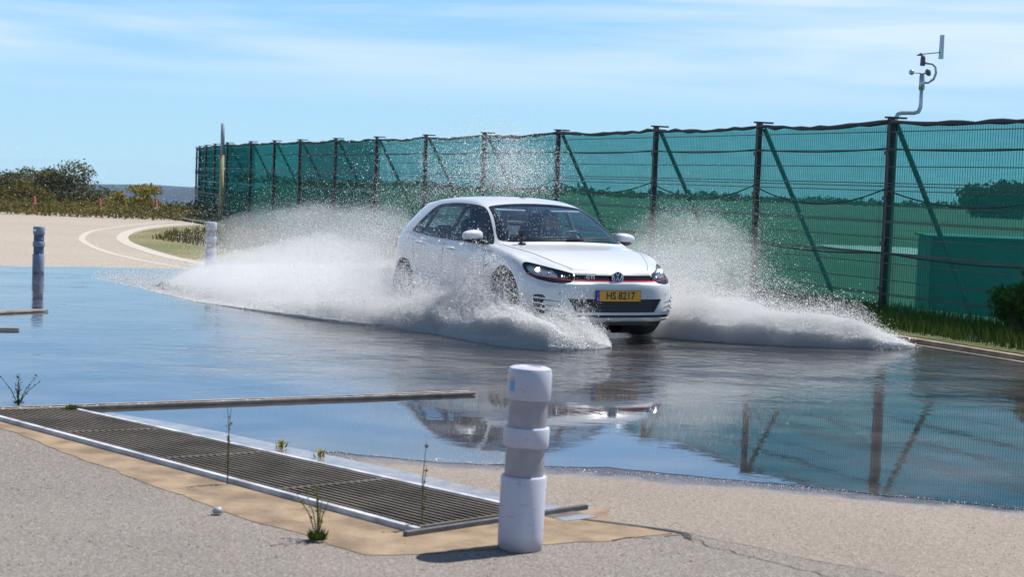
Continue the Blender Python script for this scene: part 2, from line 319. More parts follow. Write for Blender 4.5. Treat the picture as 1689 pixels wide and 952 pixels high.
# ------------------------------------------------------------------ ground sheets
def drop(x, y):
    r = max(0, y-60); q = (-x/max(y, 20)-.135)/.045; q = min(1, max(0, q)); q = q*q*(3-2*q)
    return -.02-.0185*r*(.07+.93*q)
def sheet(name, pts, z, m, kind='structure', cuts=None, smooth_n=0):
    for _ in range(smooth_n):
        q = []
        for i in range(len(pts)):
            a, b = pts[i], pts[(i+1) % len(pts)]
            q += [(a[0]*.75+b[0]*.25, a[1]*.75+b[1]*.25), (a[0]*.25+b[0]*.75, a[1]*.25+b[1]*.75)]
        pts = q
    bm = bmesh.new(); vs = [bm.verts.new((p[0], p[1], z)) for p in pts]; es = [bm.edges.new((vs[i], vs[(i+1) % len(vs)])) for i in range(len(vs))]
    bmesh.ops.triangle_fill(bm, use_beauty=True, edges=es); bmesh.ops.recalc_face_normals(bm, faces=bm.faces)
    for f in bm.faces:
        if f.normal.z < 0: f.normal_flip()
    me = bpy.data.meshes.new(name); bm.to_mesh(me); bm.free()
    o = link(name, me, m); tag(o, kind=kind); return o
def jag(pts, amp, step=.12, seed=1, closed=True):       # add small irregularity along an outline
    rr = random.Random(seed); q = []
    n = len(pts)
    for i in range(n if closed else n-1):
        a, b = Vector(pts[i]), Vector(pts[(i+1) % n]); k = max(1, min(60, int((b-a).length/step))); nrm = Vector((-(b-a).y, (b-a).x)).normalized()
        for j in range(k):
            o_ = 0 if (b-a).length > 12 else rr.uniform(-amp, amp)
            q.append(tuple(a.lerp(b, j/k)+nrm*o_))
    return q
# terrain to the horizon
rs_ = list(np.linspace(-1.3, -.4, 10))+list(np.linspace(-.36, .3, 45))+list(np.linspace(.36, 1.3, 10))
ys = sorted(set([-60, -20] + list(np.linspace(0, 160, 41)) + [200, 260, 340, 450, 600, 900, 1300, 2000, 4000]))
tv = [(r_*(y+90), y, drop(r_*(y+90), y)-.03) for y in ys for r_ in rs_]; nx = len(rs_)
tf = [(j*nx+i, j*nx+i+1, (j+1)*nx+i+1, (j+1)*nx+i) for j in range(len(ys)-1) for i in range(nx-1)]
ter = MB().add(tv, tf).build('terrain', M['field'], smooth=True); tag(ter, kind='structure')
sc_ = [(x, y, drop(x, y)+.0) for y in np.linspace(56, 130, 20) for x in np.linspace(-60, -13, 20)]
sf = [(j*20+i, j*20+i+1, (j+1)*20+i+1, (j+1)*20+i) for j in range(19) for i in range(19)]
tag(MB().add(sc_, sf).build('scrub_ground', M['scrub'], smooth=True), kind='structure')
# distant wooded ridge
rv = []; K = 70
for j, (yy_, zz) in enumerate([(1480, -60), (1510, -24), (1560, -13.6), (1700, -13.2), (2200, -40)]):
    for i in range(K):
        x = -900+i*1500/(K-1); rv.append((x, yy_, zz+(.9*sin(x*.013)+.5*sin(x*.05+1)+random.uniform(-.35, .35) if 0 < j < 4 else 0)))
tag(MB().add(rv, [(j*K+i, j*K+i+1, (j+1)*K+i+1, (j+1)*K+i) for j in range(4) for i in range(K-1)]).build('hills', M['hill'], smooth=True), kind='structure')

FX = lambda y: 14.42-.4196*y                     # fence line x at depth y
KX = lambda y: FX(y)-2.05+(.0 if y > 17 else .35*(17-y)*.2)
# asphalt apron (near), road (far)
sheet('asphalt_apron', [(-9, -4), (9, -4), (9, 12), (KX(15), 15), (KX(30), 30), (-2.0, 34), (-7, 29.5), (-16, 26), (-16, 8)], 0, M['asphalt'])
road = [(-60, 20), (-16, 25.9), (-8.1, 26.7), (-5.2, 27.9), (-3.6, 29.2), (-1.5, 31.0), (-1.5, 33), (-5.2, 36), (-8, 41), (-9.2, 48), (-9.6, 56), (-13.0, 70.5), (-17.4, 57.5), (-22, 53.5), (-60, 50)]
sheet('road', road, .0012, M['road'], smooth_n=2)
# grass island between the bend and the fence
isl = [G(205, 395), G(220, 384), G(260, 376), G(330, 371), (-9.6, 54), (-6.4, 44), (-2, 34), (-3.5, 31.5), G(330, 433), G(255, 413)]
sheet('verge_island', isl, .003, M['scrub'], smooth_n=2)
def ribbon(name, pts, wd, z, m, kind='structure', taper=None):
    pts = [Vector(p) for p in pts]
    dense = []
    for i in range(len(pts)-1):                       # catmull-rom
        p0, p1, p2, p3 = pts[max(i-1, 0)], pts[i], pts[i+1], pts[min(i+2, len(pts)-1)]
        for k in range(10):
            t = k/10; dense.append(.5*((2*p1)+(-p0+p2)*t+(2*p0-5*p1+4*p2-p3)*t*t+(-p0+3*p1-3*p2+p3)*t**3))
    dense.append(pts[-1]); v = []; f = []
    for i, p in enumerate(dense):
        d = (dense[min(i+1, len(dense)-1)]-dense[max(i-1, 0)]).normalized(); nn = Vector((-d.y, d.x))*wd/2
        v += [(*(p+nn), z), (*(p-nn), z)]
        if i: f.append((2*i-2, 2*i-1, 2*i+1, 2*i))
    o = MB().add(v, f).build(name, m); tag(o, kind=kind); return o
ribbon('road_edge_line', [G(330, 446), G(300, 441.5), G(240, 431), G(180, 417), G(147, 404), G(135, 393), G(150, 382), G(185, 376), G(240, 369), G(330, 363)], .15, .004, M['line'])
ribbon('road_border_line', [G(400, 446), G(360, 439), G(290, 427), G(235, 411), G(205, 398), G(204, 388), G(225, 379), G(270, 372), G(330, 368)], .28, .0055, M['line'])
ribbon('far_edge_line', [G(-60, 352), G(60, 352), G(200, 354), G(335, 359)], .8, .010, M['line'])

# shore and water
shore = [G(-80, 682), G(60, 682), G(182, 686), G(250, 697), G(330, 709), G(420, 727), G(480, 742), G(560, 748), G(640, 757), G(700, 763), G(800, 768), G(900, 769), G(1000, 773), G(1100, 782), G(1250, 797), G(1400, 813), G(1560, 829), G(1760, 850)]
far = [(5.3, 16.6), (KX(18.5), 18.5), (KX(25), 25), (KX(31), 31), (-1.6, 31.5), G(420, 446), G(330, 445), G(165, 441), G(0, 440), G(-100, 440)]
wat = jag(shore, .03, .1, 3, False)+[shore[-1]]
sheet('water', wat+far, .0036, M['water'])
sheet('shore_asphalt', jag([G(400, 722), G(520, 745), G(700, 788), G(850, 823), G(975, 860), G(1130, 880), G(1250, 905), G(1480, 952), G(1800, 1000), G(1800, 790), (4, 10.5), (0, 11), G(420, 700)], .03, .15, 9), .0012, M['asphalt_shore'])
tag(ribbon('wet_strip', [G(160, 684), G(300, 708), G(430, 736), G(560, 764), G(700, 795), G(850, 830), G(960, 858)], .21, .0042, M['wetfilm']), kind='structure')
# kerb along the fence side and the painted line
kb = MB()
for i in range(22):
    y0 = 12+i*1.0; a = (KX(y0)+.06, y0+.01, .02); b = (KX(y0+1)+.06, y0+.985, .02)
    kb.beam(a, b, .09, .07)
tag(kb.build('kerb', M['kerb'], bevel=.012), kind='structure')
tag(MB().add([(KX(y)-.28+dx, y, .016) for y in (12, 20, 24) for dx in (0, .04)], [(0, 1, 3, 2), (2, 3, 5, 4)]).build('painted_edge_line', M['yline']), kind='structure')
vg = [(KX(y)+.12, y, .06) for y in range(10, 80, 2)]; ve = [(FX(y)+.9, y, .12) for y in range(10, 80, 2)]; n_ = len(vg)
tag(MB().add(vg+ve, [(i, n_+i, n_+i+1, i+1) for i in range(n_-1)]).build('verge', M['soil']), kind='structure')
ribbon('gravel_path', [(3.9, 24.4+1.4), (6.5, 23.6), (9.5, 22.4)], 1.0, .02, M['path'])
ribbon('gravel_track', [(11.5, 56), (13, 50), (24, 46)], 3.2, .02, M['path'])

# ------------------------------------------------------------------ drain grating, slot drains
GA, GB, GC, GD = Vector((-2.85, 11.01)), Vector((.145, 8.095)), Vector((-.368, 7.602)), Vector((-3.40, 10.80))
LEN, WID = 4.15, .62
def gp(s, t): return GA.lerp(GB, s/LEN).lerp(GD.lerp(GC, s/LEN), t/WID)
dg = thing('drain_grating', 'long rusty steel bar grating with pale frame set in brown concrete beside the puddle', 'drain grating')
def strip(name, s0, s1, t0, t1, z, m, parent, ht=None):
    a, b = gp(s0, (t0+t1)/2), gp(s1, (t0+t1)/2)
    return MB().beam((*a, z), (*b, z), abs(t1-t0), ht or .02).build(name, m, parent, bevel=.003)
strip('pit', 0, LEN, 0, WID, .005, M['pit'], dg, .004)
bars = MB()
for i in range(15):
    t = .03+i*(WID-.06)/14; bars.beam((*gp(.02, t), .016), (*gp(LEN-.02, t), .016), .013, .02)
bars.build('lengthwise_bars', M['rust'], dg)
cb = MB()
for i in range(5):
    s = .02+i*(LEN-.04)/4; cb.beam((*gp(s, .01), .0175), (*gp(s, WID-.01), .0175), .022, .02)
for i in range(12):
    s = .2+i*.34; cb.beam((*gp(min(s, LEN-.03), .01), .0105), (*gp(min(s, LEN-.03), WID-.01), .0105), .006, .012)
cb.build('cross_bars', M['rust'], dg)
for (a, b) in ((-.035, .0), (WID, WID+.035)): strip('frame_rail', 0, LEN, a, b, .014, M['galv'], dg, .028)
MB().beam((*gp(LEN+.02, -.30), .014), (*gp(LEN+.02, WID+.10), .014), .03, .022).build('end_rail', M['steel'], dg, bevel=.003)
# concrete collar round the grating
cc = [G(-90, 676), gp(0, WID+.034), gp(LEN, WID+.034), gp(LEN+.04, -.05), gp(LEN+.05, -.42), G(1010, 862), G(1110, 881), G(1000, 893), G(860, 903), G(700, 916), G(600, 917), G(520, 890), G(380, 850), G(240, 796), G(120, 752), G(0, 706), G(-90, 690)]
sheet('concrete_collar', jag([tuple(p) for p in cc], .018, .12, 4), .0024, M['concrete'])
# cracked tar edging trailing off to the right
ribbon('tar_crack', [G(960, 858), G(1040, 868), G(1100, 876), G(1130, 882), G(1135, 890)], .035, .0040, M['seam'])
crk = jag([G(1120, 878), G(1180, 905), G(1260, 925), G(1340, 945), G(1400, 960)], .02, .06, 8, False)
ribbon('pavement_crack', crk, .006, .0036, M['crack'])
for i, l_ in enumerate([[G(1010, 893), G(1040, 888), G(1075, 890)], [G(1095, 886), G(1125, 884), G(1140, 893)]]):
    ribbon('pavement_crack', l_, .009, .0034, M['crack'])
M['pale_edge'] = mat('pale_edge', (.24, .19, .15), .6, vscale=9, col2=(.42, .36, .30), detail=8)
def slot_drain(a, b, wd, label):
    t = thing('slot_drain', label, 'drain channel', group='slot drains lying in the water')
    d = (Vector(b)-Vector(a)).normalized(); q = Vector((-d.y, d.x))*wd
    for s in (-1, 1):
        MB().beam((a[0]+s*q.x, a[1]+s*q.y, .018), (b[0]+s*q.x, b[1]+s*q.y, .018), wd*.5, .02).build('edge_strip', M['pale_edge'], t, bevel=.004)
    MB().beam((*a, .012), (*b, .012), wd*1.3, .008).build('channel_bed', M['wet'], t)
    rr = random.Random(int(a[0]*100)); mb = MB(); ln = (Vector(b)-Vector(a)).length; k = int(ln*14)
    for i in range(k):
        p = Vector(a).lerp(Vector(b), (i+rr.random())/k); 
        mb.lathe([(.0005, .017), (.012+.01*rr.random(), .0185), (.006, .024), (.0005, .0245)], 6, (p.x+rr.uniform(-.3, .3)*wd, p.y, 0))
    tag(mb.build('glint_beads', M['drop'], t, smooth=True), kind='stuff')  # pale beads stand in for water glints in the slot
M['drop'] = mat('glint_white', (.85, .88, .92), .08, spec=.9)  # near-white colour for painted glints
slot_drain((-3.45, 10.78), (-.27, 12.70), .042, 'long narrow slot drain from the grating out across the puddle')
slot_drain((-5.9, 17.6), (-5.14, 18.66), .05, 'short slot drain ending in the far left water, upper of the two left stubs')
slot_drain((-5.3, 16.25), (-4.75, 16.36), .03, 'short thin slot drain stub in the left water nearer the camera')

# ------------------------------------------------------------------ fence
posts = []
for n in range(-1, 11):
    if n < 1: x, y = 4.94+n*3.58*cos(1.968), 22.6+n*3.58*sin(1.968)
    else:
        px = [1250, 1081, 921, 800, 704, 623, 556, 497, 455, 416][n-1]; py = 200+3.5*n
        k = ((px-844.5)-.0377*(476-py))/2800; y = (14.42-k*.06)/(k+.4196); x = FX(y)
    posts.append((x, y))
posts += [(-9.92, 58.3), (-10.93, 61.6), (-11.87, 65), (-12.75, 68.4), (-13.5, 71.8)]
FH = 2.66
fence = thing('mesh_fence', 'long dark wire mesh fence hung with see-through green shade net behind the car', 'fence')
post_me = brace_me = None
def wavy(a, b, k, z, amp, seed):
    rr = random.Random(seed); return [Vector((*Vector(a).lerp(Vector(b), i/k), z + (amp*rr.uniform(-1, 1) if 0 < i < k else 0))) for i in range(k+1)]
for i, (x, y) in enumerate(posts):
    a = posts[i-1] if i else (x+1.386, y-3.3); b = posts[i+1] if i+1 < len(posts) else (x-.5, y+3)
    d = (Vector(b)-Vector(a)).normalized(); q = Vector((d.y, -d.x))          # q points behind the fence
    if q.x < 0: q = -q
    rz = math.atan2(q.y, q.x)
    if post_me is None:
        mb = MB(); mb.box((0, 0, FH/2), (.075, .075, FH)); mb.box((.07, 0, FH+.012), (.30, .09, .024)); mb.box((.10, 0, FH-.05), (.16, .05, .03))
        po = mb.build('post', M['post'], fence, bevel=.004); post_me = po.data
        mb = MB(); mb.tube([(.09, 0, FH-.08), (1.5, 0, 0)], .036, 8); mb.box((1.5, 0, .02), (.2, .2, .04)); bo = mb.build('brace', M['brace'], fence); brace_me = bo.data
        cp = MB().box((-.045, 0, .4), (.025, .10, .05)).build('clamp', M['post'], po)
        for z in (.6, 1.2, 1.8): c_ = link('clamp', cp.data, parent=po); c_.location = (0, 0, z)
    else:
        po = link('post', post_me, parent=fence); [setattr(link('clamp', cp.data, parent=po), 'location', (0, 0, z)) for z in (0, .6, 1.2, 1.8)]
        bo = link('brace', brace_me, parent=fence) if i < 13 else None
    for o in (po, bo):
        if o: o.location = (x, y, 0); o.rotation_euler = (0, 0, rz)
rods_z = [.12, .32, .34, .52, .74, .86, .88, 1.08, 1.28, 1.30, 1.50, 1.70, 1.76, 1.80, 2.02, 2.24, 2.48]
for i in range(len(posts)-1):
    a, b = Vector(posts[i]), Vector(posts[i+1]); d = (b-a).normalized(); q = Vector((d.y, -d.x)); q = q if q.x > 0 else -q
    rr = random.Random(i)
    # net sheet behind the wires, slightly slack
    K_, J_ = 14, 10; v = []; f = []
    for jj in range(J_+1):
        for kk in range(K_+1):
            p = a.lerp(b, kk/K_)+q*(.06+.035*sin(kk*1.1+i)*sin(pi*kk/K_)+rr.uniform(-.006, .006)); z = .10+(FH-.16)*jj/J_
            if jj == J_: z += rr.uniform(-.02, .02)-.03*sin(pi*kk/K_)
            v.append((*p, z))
    f = [(jj*(K_+1)+kk, jj*(K_+1)+kk+1, (jj+1)*(K_+1)+kk+1, (jj+1)*(K_+1)+kk) for jj in range(J_) for kk in range(K_)]
    MB().add(v, f).build('shade_net', M['net'], fence, smooth=True)
    if i >= 7: MB().add([(x_+q.x*.05, y_+q.y*.05, z_) for x_, y_, z_ in v], f).build('shade_net', M['net'], fence, smooth=True)
    if i >= 11: MB().add([(x_+q.x*.10, y_+q.y*.10, z_) for x_, y_, z_ in v], f).build('shade_net', M['net'], fence, smooth=True)
    mb = MB()
    for z in rods_z: mb.beam((*(a-q*.045), z), (*(b-q*.045), z), .012, .012)
    ln = (b-a).length
    if i < 9:
        for k in range(int(ln/.05)):
            p = a+d*(.05*k+.02)-q*.04; mb.beam((*p, .08), (*p, FH-.12), .0045, .0045, up=(1, 0, 0))
    mb.build('wire_panel', M['post'], fence)
    mb = MB()
    pts = [Vector((*(a.lerp(b, k/14)-q*.02), FH-.055+rr.uniform(-.014, .014)-.045*sin(pi*k/14)*(.4+.6*rr.random()*0+.5))) for k in range(15)]
    mb.tube(pts, [.028+rr.uniform(-.009, .012) for _ in pts], 7)
    mb.build('net_hem', M['rope'], fence, smooth=True)
    mb = MB()
    for z0, sag in ((1.72, .20+.06*rr.random()), (2.26, .04), (.88, .06)):
        mb.tube([(*(a.lerp(b, k/14)-q*.055), z0-sag*4*(k/14)*(1-k/14)) for k in range(15)], .010, 6)
    mb.build('cable', M['rope'], fence, smooth=True)

# ------------------------------------------------------------------ behind the fence
box = thing('covered_store', 'low green-covered box-shaped store standing behind the fence at the right', 'store')
bx0 = MB(); bx0.box((0, 0, .54), (4.6, 1.6, 1.08)); bx0.build('cover', M['cover'], box, bevel=.03)
bx1 = MB(); bx1.box((0, 0, 1.10), (4.7, 1.7, .03)); bx1.build('lid', M['cover'], box, bevel=.008); box.location = (8.15, 24.0, 0); box.rotation_euler = (0, 0, -.12)
mast = thing('weather_station', 'grey weather mast with wind vane and spinning cups rising above the fence', 'weather station')
# the mast stands just behind the first full post
mx_, my_ = 5.12, 23.0
def pxm(px, py): # offsets in the plane of the mast, metres
    dx, dy = px-1478, 520-py; k = my_/2800; return mx_+(dx*cos(CR)-dy*sin(CR)*1)*k*1.0, (dx*sin(CR)+dy*cos(CR))*k
def W(px, py): 
    k = 2800; u = cos(CR)*(px-844.5)+sin(CR)*(py-476); v = -sin(CR)*(px-844.5)+cos(CR)*(py-476)
    dz = (-k*sin(CP)-v*cos(CP)); dy = (k*cos(CP)-v*sin(CP)); t = my_/dy; return Vector((u*t, my_, CH+dz*t))
p0 = W(1478, 205)
pole = [Vector((p0.x, my_, 0)), p0, W(1478, 194), W(1481, 188), W(1487, 186), W(1508, 186), W(1515, 184), W(1518, 177), W(1519, 168), W(1521, 122)]
MB().tube(pole, [.03, .03, .028, .028, .028, .028, .028, .028, .026, .024], 12).build('mast_pole', M['mast'], mast, smooth=True)
MB().tube([W(1520, 148), W(1520.6, 137), W(1521, 121)], [.04, .04, .032], 12).build('sensor_body', M['mast'], mast, smooth=True)
ar = MB(); ar.tube([W(1522, 136), W(1531, 136), W(1540, 130), W(1544, 120), W(1543, 110), W(1538, 105), W(1523, 103)], .017, 8); ar.build('curved_arm', M['galv'], mast, smooth=True)
MB().tube([W(1521.5, 108), W(1522.5, 96), W(1522.5, 90)], [.034, .034, .022], 12).build('vane_body', M['grey'], mast, smooth=True)
vn = MB(); vn.tube([W(1512, 91), W(1520, 89)], [.004, .022], 8); vn.tube([W(1520, 89), W(1535, 87.5), W(1551, 86)], .007, 6); vn.build('vane_arm', M['grey'], mast)
a_, b_, c_, d_ = W(1551, 57), W(1558, 57), W(1556, 97), W(1548, 97); o3 = Vector((0, .012, 0))
MB().add([a_, b_, c_, d_, a_+o3, b_+o3, c_+o3, d_+o3], [(0, 1, 2, 3), (7, 6, 5, 4), (0, 4, 5, 1), (1, 5, 6, 2), (2, 6, 7, 3), (3, 7, 4, 0)]).build('vane_fin', M['mast'], mast)
cupc = W(1522, 121)
for k in range(3):
    an = pi+k*2*pi/3; tip = cupc+Vector((cos(an), sin(an), .06))*.14
    cm = MB(); cm.tube([cupc, tip], .006, 6); cm.build('cup_arm', M['grey'], mast)
    dome = MB(); prof = [(.038*sin(t_), .045*(1-cos(t_))) for t_ in np.linspace(.05, pi*.62, 8)]
    dome.lathe(prof, 12, (0, 0, 0)); du = dome.build('cup', M['grey'] if k else M['mast'], mast, smooth=True); du.location = tip; du.rotation_euler = (R(80), 0, an+pi*0)

# lamp pole by the far end of the fence
lp = thing('tall_pole', 'thin pole standing by the far left bend of the fence, pale above and ochre below', 'pole', (-9.45, 54.6, 0))
MB().tube([(0, 0, 0), (0, 0, 2.2)], .07, 12).build('lower_pole', M['wood'], lp, smooth=True)
MB().tube([(0, 0, 2.2), (.0, 0, 3.22)], .065, 12).build('upper_pole', M['pole_grey'], lp, smooth=True)

# ------------------------------------------------------------------ vegetation
def leaf_cloud(name, m, lobes, n, size, parent, seed, flat=.5):
    r_ = np.random.default_rng(seed); L_ = len(lobes); wts = np.array([l_[3]*l_[4]*l_[5] for l_ in lobes])**.7; wts /= wts.sum(); idx = r_.choice(L_, n, p=wts)
    lb = np.array(lobes); dirs = r_.normal(size=(n, 3)); dirs /= np.linalg.norm(dirs, axis=1)[:, None]
    rad = r_.uniform(.35, 1.0, n)**.6*(1+.16*r_.normal(size=n))
    c = lb[idx, :3]+dirs*rad[:, None]*lb[idx, 3:6]; c = c[c[:, 2] > .01]; n = len(c)
    u = r_.normal(size=(n, 3)); u /= np.linalg.norm(u, axis=1)[:, None]; t_ = r_.normal(size=(n, 3)); v = np.cross(u, t_); v /= np.linalg.norm(v, axis=1)[:, None]
    s = size*r_.uniform(.5, 1.5, n)[:, None]
    V = np.stack([c-u*s, c+v*s*flat, c+u*s, c-v*s*flat], 1).reshape(-1, 3); F = np.arange(n*4).reshape(-1, 4)
    return np_mesh(name, V, F, m, parent)
def shrub(name, label, cat, loc, lobes, n, size, m, group=None, seed=1, trunk=True):
    t = thing(name, label, cat, loc, 0, group)
    if trunk:
        mb = MB(); rr = random.Random(seed)
        for l_ in lobes[:9]:
            mb.tube([(l_[0]*.15, l_[1]*.15, -.3), (l_[0]*.6+rr.uniform(-.1, .1), l_[1]*.6, l_[2]*.5), (l_[0], l_[1], l_[2]+l_[5]*.3)], [.06, .04, .012], 6)
        mb.build('trunk', M['bark'], t)
    leaf_cloud('crown', m, lobes, n, size, t, seed); return t
def lob(n, wx, wz, s, seed):
    rr = random.Random(seed); return [(rr.uniform(-wx, wx), rr.uniform(-.6, .6), 0, 0, 0, 0) for _ in range(0)]+[((x := rr.uniform(-1, 1))*wx, rr.uniform(-.5, .5), wz*(.35+.55*rr.random())*(1-.45*x*x), s*rr.uniform(.7, 1.3), s*rr.uniform(.7, 1.3), s*rr.uniform(.5, .9)) for _ in range(n)]
def place(px, Y, base_py=None): # world x for a column of the photograph at depth Y
    return ((px-844.5)*cos(CR)-.0377*140)/2800*Y
shs = [ # px, Y, halfwidth, height, leaf, label
 (8, 66, 1.2, 1.75, 'leaf_dark', 'dark shrub at the very left edge beyond the road'),
 (52, 70, 1.3, 1.9, 'leaf_dark', 'dark rounded shrub just left of the tallest shrub beyond the road'),
 (104, 68, 1.95, 2.15, 'leaf_dark', 'tallest dark bushy shrub beyond the road with yellowish top'),
 (35, 62, 1.6, .95, 'leaf_olive', 'low olive shrub in front of the dark shrubs at the left edge'),
 (192, 66, .65, 1.0, 'leaf_yellow', 'small yellow-tipped shrub left of the yellow flowering one'),
 (240, 64, .7, 1.15, 'leaf_yellow', 'yellow flowering round shrub nearest the fence end'),
]
for i, (px, Y, hw, ht, m_, lab) in enumerate(shs):
    x = place(px, Y); lb = lob(11, hw*.8, ht*.95, hw*.34, i+3)+[(0, 0, ht*.35, hw*.8, .8, ht*.4)]
    t = shrub('shrub', lab, 'shrub', (x, Y, drop(x, Y)-.05), lb, int(5200*hw*ht/2), .055, M[m_], 'shrubs beyond the bend of the road', i+5)
    if px == 108: leaf_cloud('flowering_top', M['leaf_yellow'], [(-.5, -.1, ht*.85, .9, .5, .35), (.4, -.1, ht*.9, .8, .5, .3)], 420, .05, t, 77)
    if px == 240: leaf_cloud('flowers', M['leaf_yellow'], [(0, -.1, ht*.9, .7, .5, .22)], 900, .045, t, 78)
# rough grass and low scrub beyond the road
tg = leaf_cloud('low_scrub', M['leaf_olive'], [(place(px, Y), Y, drop(place(px, Y), Y)+.05, 1.6, 2, .38+.2*random.random()) for Y in (57, 60, 64, 70) for px in range(-60, 345, 22)], 26000, .06, None, 31); tag(tg, kind='stuff')
# trees behind the fence at the right
for i, (x, Y, hw, ht) in enumerate([(60, 205, 6, 6.2), (70, 210, 8, 9.0), (86, 215, 11, 9.4), (100, 210, 10, 8.8)]):
    lb = lob(14, hw*.8, ht*.9, hw*.33, i+60)+[(0, 0, ht*.35, hw*.9, 2, ht*.4)]
    shrub('tree', ['leftmost dome of the dark trees behind the net', 'tall rounded dark tree behind the net right of the mast', 'broad dark tree behind the net at the right edge', 'dark tree half cut by the right edge'][i], 'tree', (x, Y, -.5), lb, 5000, .35, M['leaf_green'], 'trees beyond the field behind the fence', i+90)
farw = leaf_cloud('far_woodland', M['leaf_green'], [(x, 420+20*sin(x), -.5, 14, 8, 1.7+.5*sin(x*.7)) for x in range(-60, 200, 12)], 9000, .8, None, 41); tag(farw, kind='stuff')
# bush in front of the fence, right edge
shrub('bush', 'dark leafy bush on the verge in front of the fence at the right edge', 'bush', (6.02, 19.2, .08), lob(14, .42, .85, .2, 8)+[(0, 0, .3, .42, .35, .35)], 5200, .028, M['leaf_green'], None, 12)
# blades
def blades(name, pts, hmin, hmax, wd, m, seed, kind='stuff', lean=.35, z=.05):
    r_ = np.random.default_rng(seed); p = np.array(pts); n = len(p); h = r_.uniform(hmin, hmax, n); a = r_.uniform(0, 2*pi, n); l_ = h*lean*r_.uniform(.2, 1.4, n); b = a+r_.normal(0, .8, n)
    base = np.c_[p, np.full(n, z)]; s = np.c_[np.cos(b+1.57), np.sin(b+1.57), np.zeros(n)]*wd/2; tip = base+np.c_[np.cos(a)*l_, np.sin(a)*l_, h]; mid = base+np.c_[np.cos(a)*l_*.35, np.sin(a)*l_*.35, h*.6]
    V = np.stack([base-s, base+s, mid+s*.8, mid-s*.8, tip], 1).reshape(-1, 3); k = np.arange(n)[:, None]*5
    F = np.concatenate([k+[0, 1, 2], k+[0, 2, 3], k+[3, 2, 4]]); o = np_mesh(name, V, F, m); tag(o, kind=kind); return o
pp = []
for _ in range(22000):
    y = 14+22*random.random()**1.6; u = random.random(); pp.append((KX(y)+.2+u*2.2, y))
blades('verge_grass', pp, .05, .20, .012, M['grass'], 5, z=.08)
pi_ = [(random.uniform(-9.6, -2.5), random.uniform(32, 54)) for _ in range(9000)]
pi_ = [p for p in pi_ if p[0] > -9.0+abs(p[1]-44)*.15+(3.4-(p[1]-32)*.45 if p[1] < 40 else 0)]
blades('island_grass', pi_, .05, .2, .03, M['leaf_olive'], 6, z=.003)
def weed(label, loc, stems, ht, spread, m, leafn, seed, tuft=0):
    t = thing('weed', label, 'weed', (*loc, .01), 0, 'weeds growing by the drain'); rr = random.Random(seed); mb = MB(); lv = []
    for k in range(stems):
        a = rr.uniform(0, 2*pi); s = spread*rr.uniform(.3, 1); h = ht*rr.uniform(.65, 1)
        tip = Vector((cos(a)*s, sin(a)*s, h)); mid = tip*.5+Vector((cos(a)*-.01, 0, h*.05)); mb.tube([(0, 0, -.01), mid, tip], [.0035, .0028, .0012], 5)
        for q in range(leafn):
            f = rr.uniform(.15, 1); c = tip*f; lv.append((c, rr.uniform(0, 2*pi), rr.uniform(.012, .035)))
    mb.build('stems', M['grass_dry'], t)
    lm = MB()
    for c, a, s in lv:
        u = Vector((cos(a), sin(a), .6)).normalized()*s; w_ = Vector((-sin(a), cos(a), 0))*s*.22; lm.add([c, c+u*.5+w_, c+u, c+u*.5-w_], [(0, 1, 2, 3)])
    for k in range(tuft):
        a = rr.uniform(0, 2*pi); s = rr.uniform(.01, .045); c = Vector((cos(a)*s, sin(a)*s, 0)); u = Vector((cos(a)*.5, sin(a)*.5, 1)).normalized()*rr.uniform(.02, .05); w_ = Vector((-sin(a), cos(a), 0))*.006; lm.add([c-w_, c+w_, c+u], [(0, 1, 2)])
    lm.build('leaves', m, t)
weed('tall single thin green weed rising through the middle of the grating', G(375, 800), 2, .42, .012, M['grass'], 16, 1)
weed('tall single thin green weed rising through the grating near its right end', G(696, 874), 2, .42, .012, M['grass'], 16, 2)
weed('spindly yellow-green weed with a bright tuft at the lower edge of the concrete', G(524, 893), 7, .24, .12, M['grass'], 7, 3, 160)
weed('small bright green tuft where the grating meets the slot drain', G(118, 681), 3, .03, .03, M['grass'], 3, 4, 200)
weed('leafy green weed standing in the water at the left edge', G(30, 668), 8, .20, .16, M['grass'], 12, 5, 20)
weed('tiny yellow weed between wet strip and grating near the middle', G(465, 741), 3, .05, .03, M['leaf_yellow'], 6, 6, 20)
weed('tiny yellow-flowered weed beside the grating right of the tall weed', G(528, 757), 3, .05, .03, M['leaf_yellow'], 6, 7, 10)
# pebbles
st = MB()
st.lathe([(.002, .0), (.022, .004), (.026, .016), (.018, .03), (.002, .034)], 9, (*G(359, 850), .005)); tag(st.build('stone', M['lav_plastic'], smooth=True), 'small grey stone on the edge of the brown concrete below the grating', 'stone')

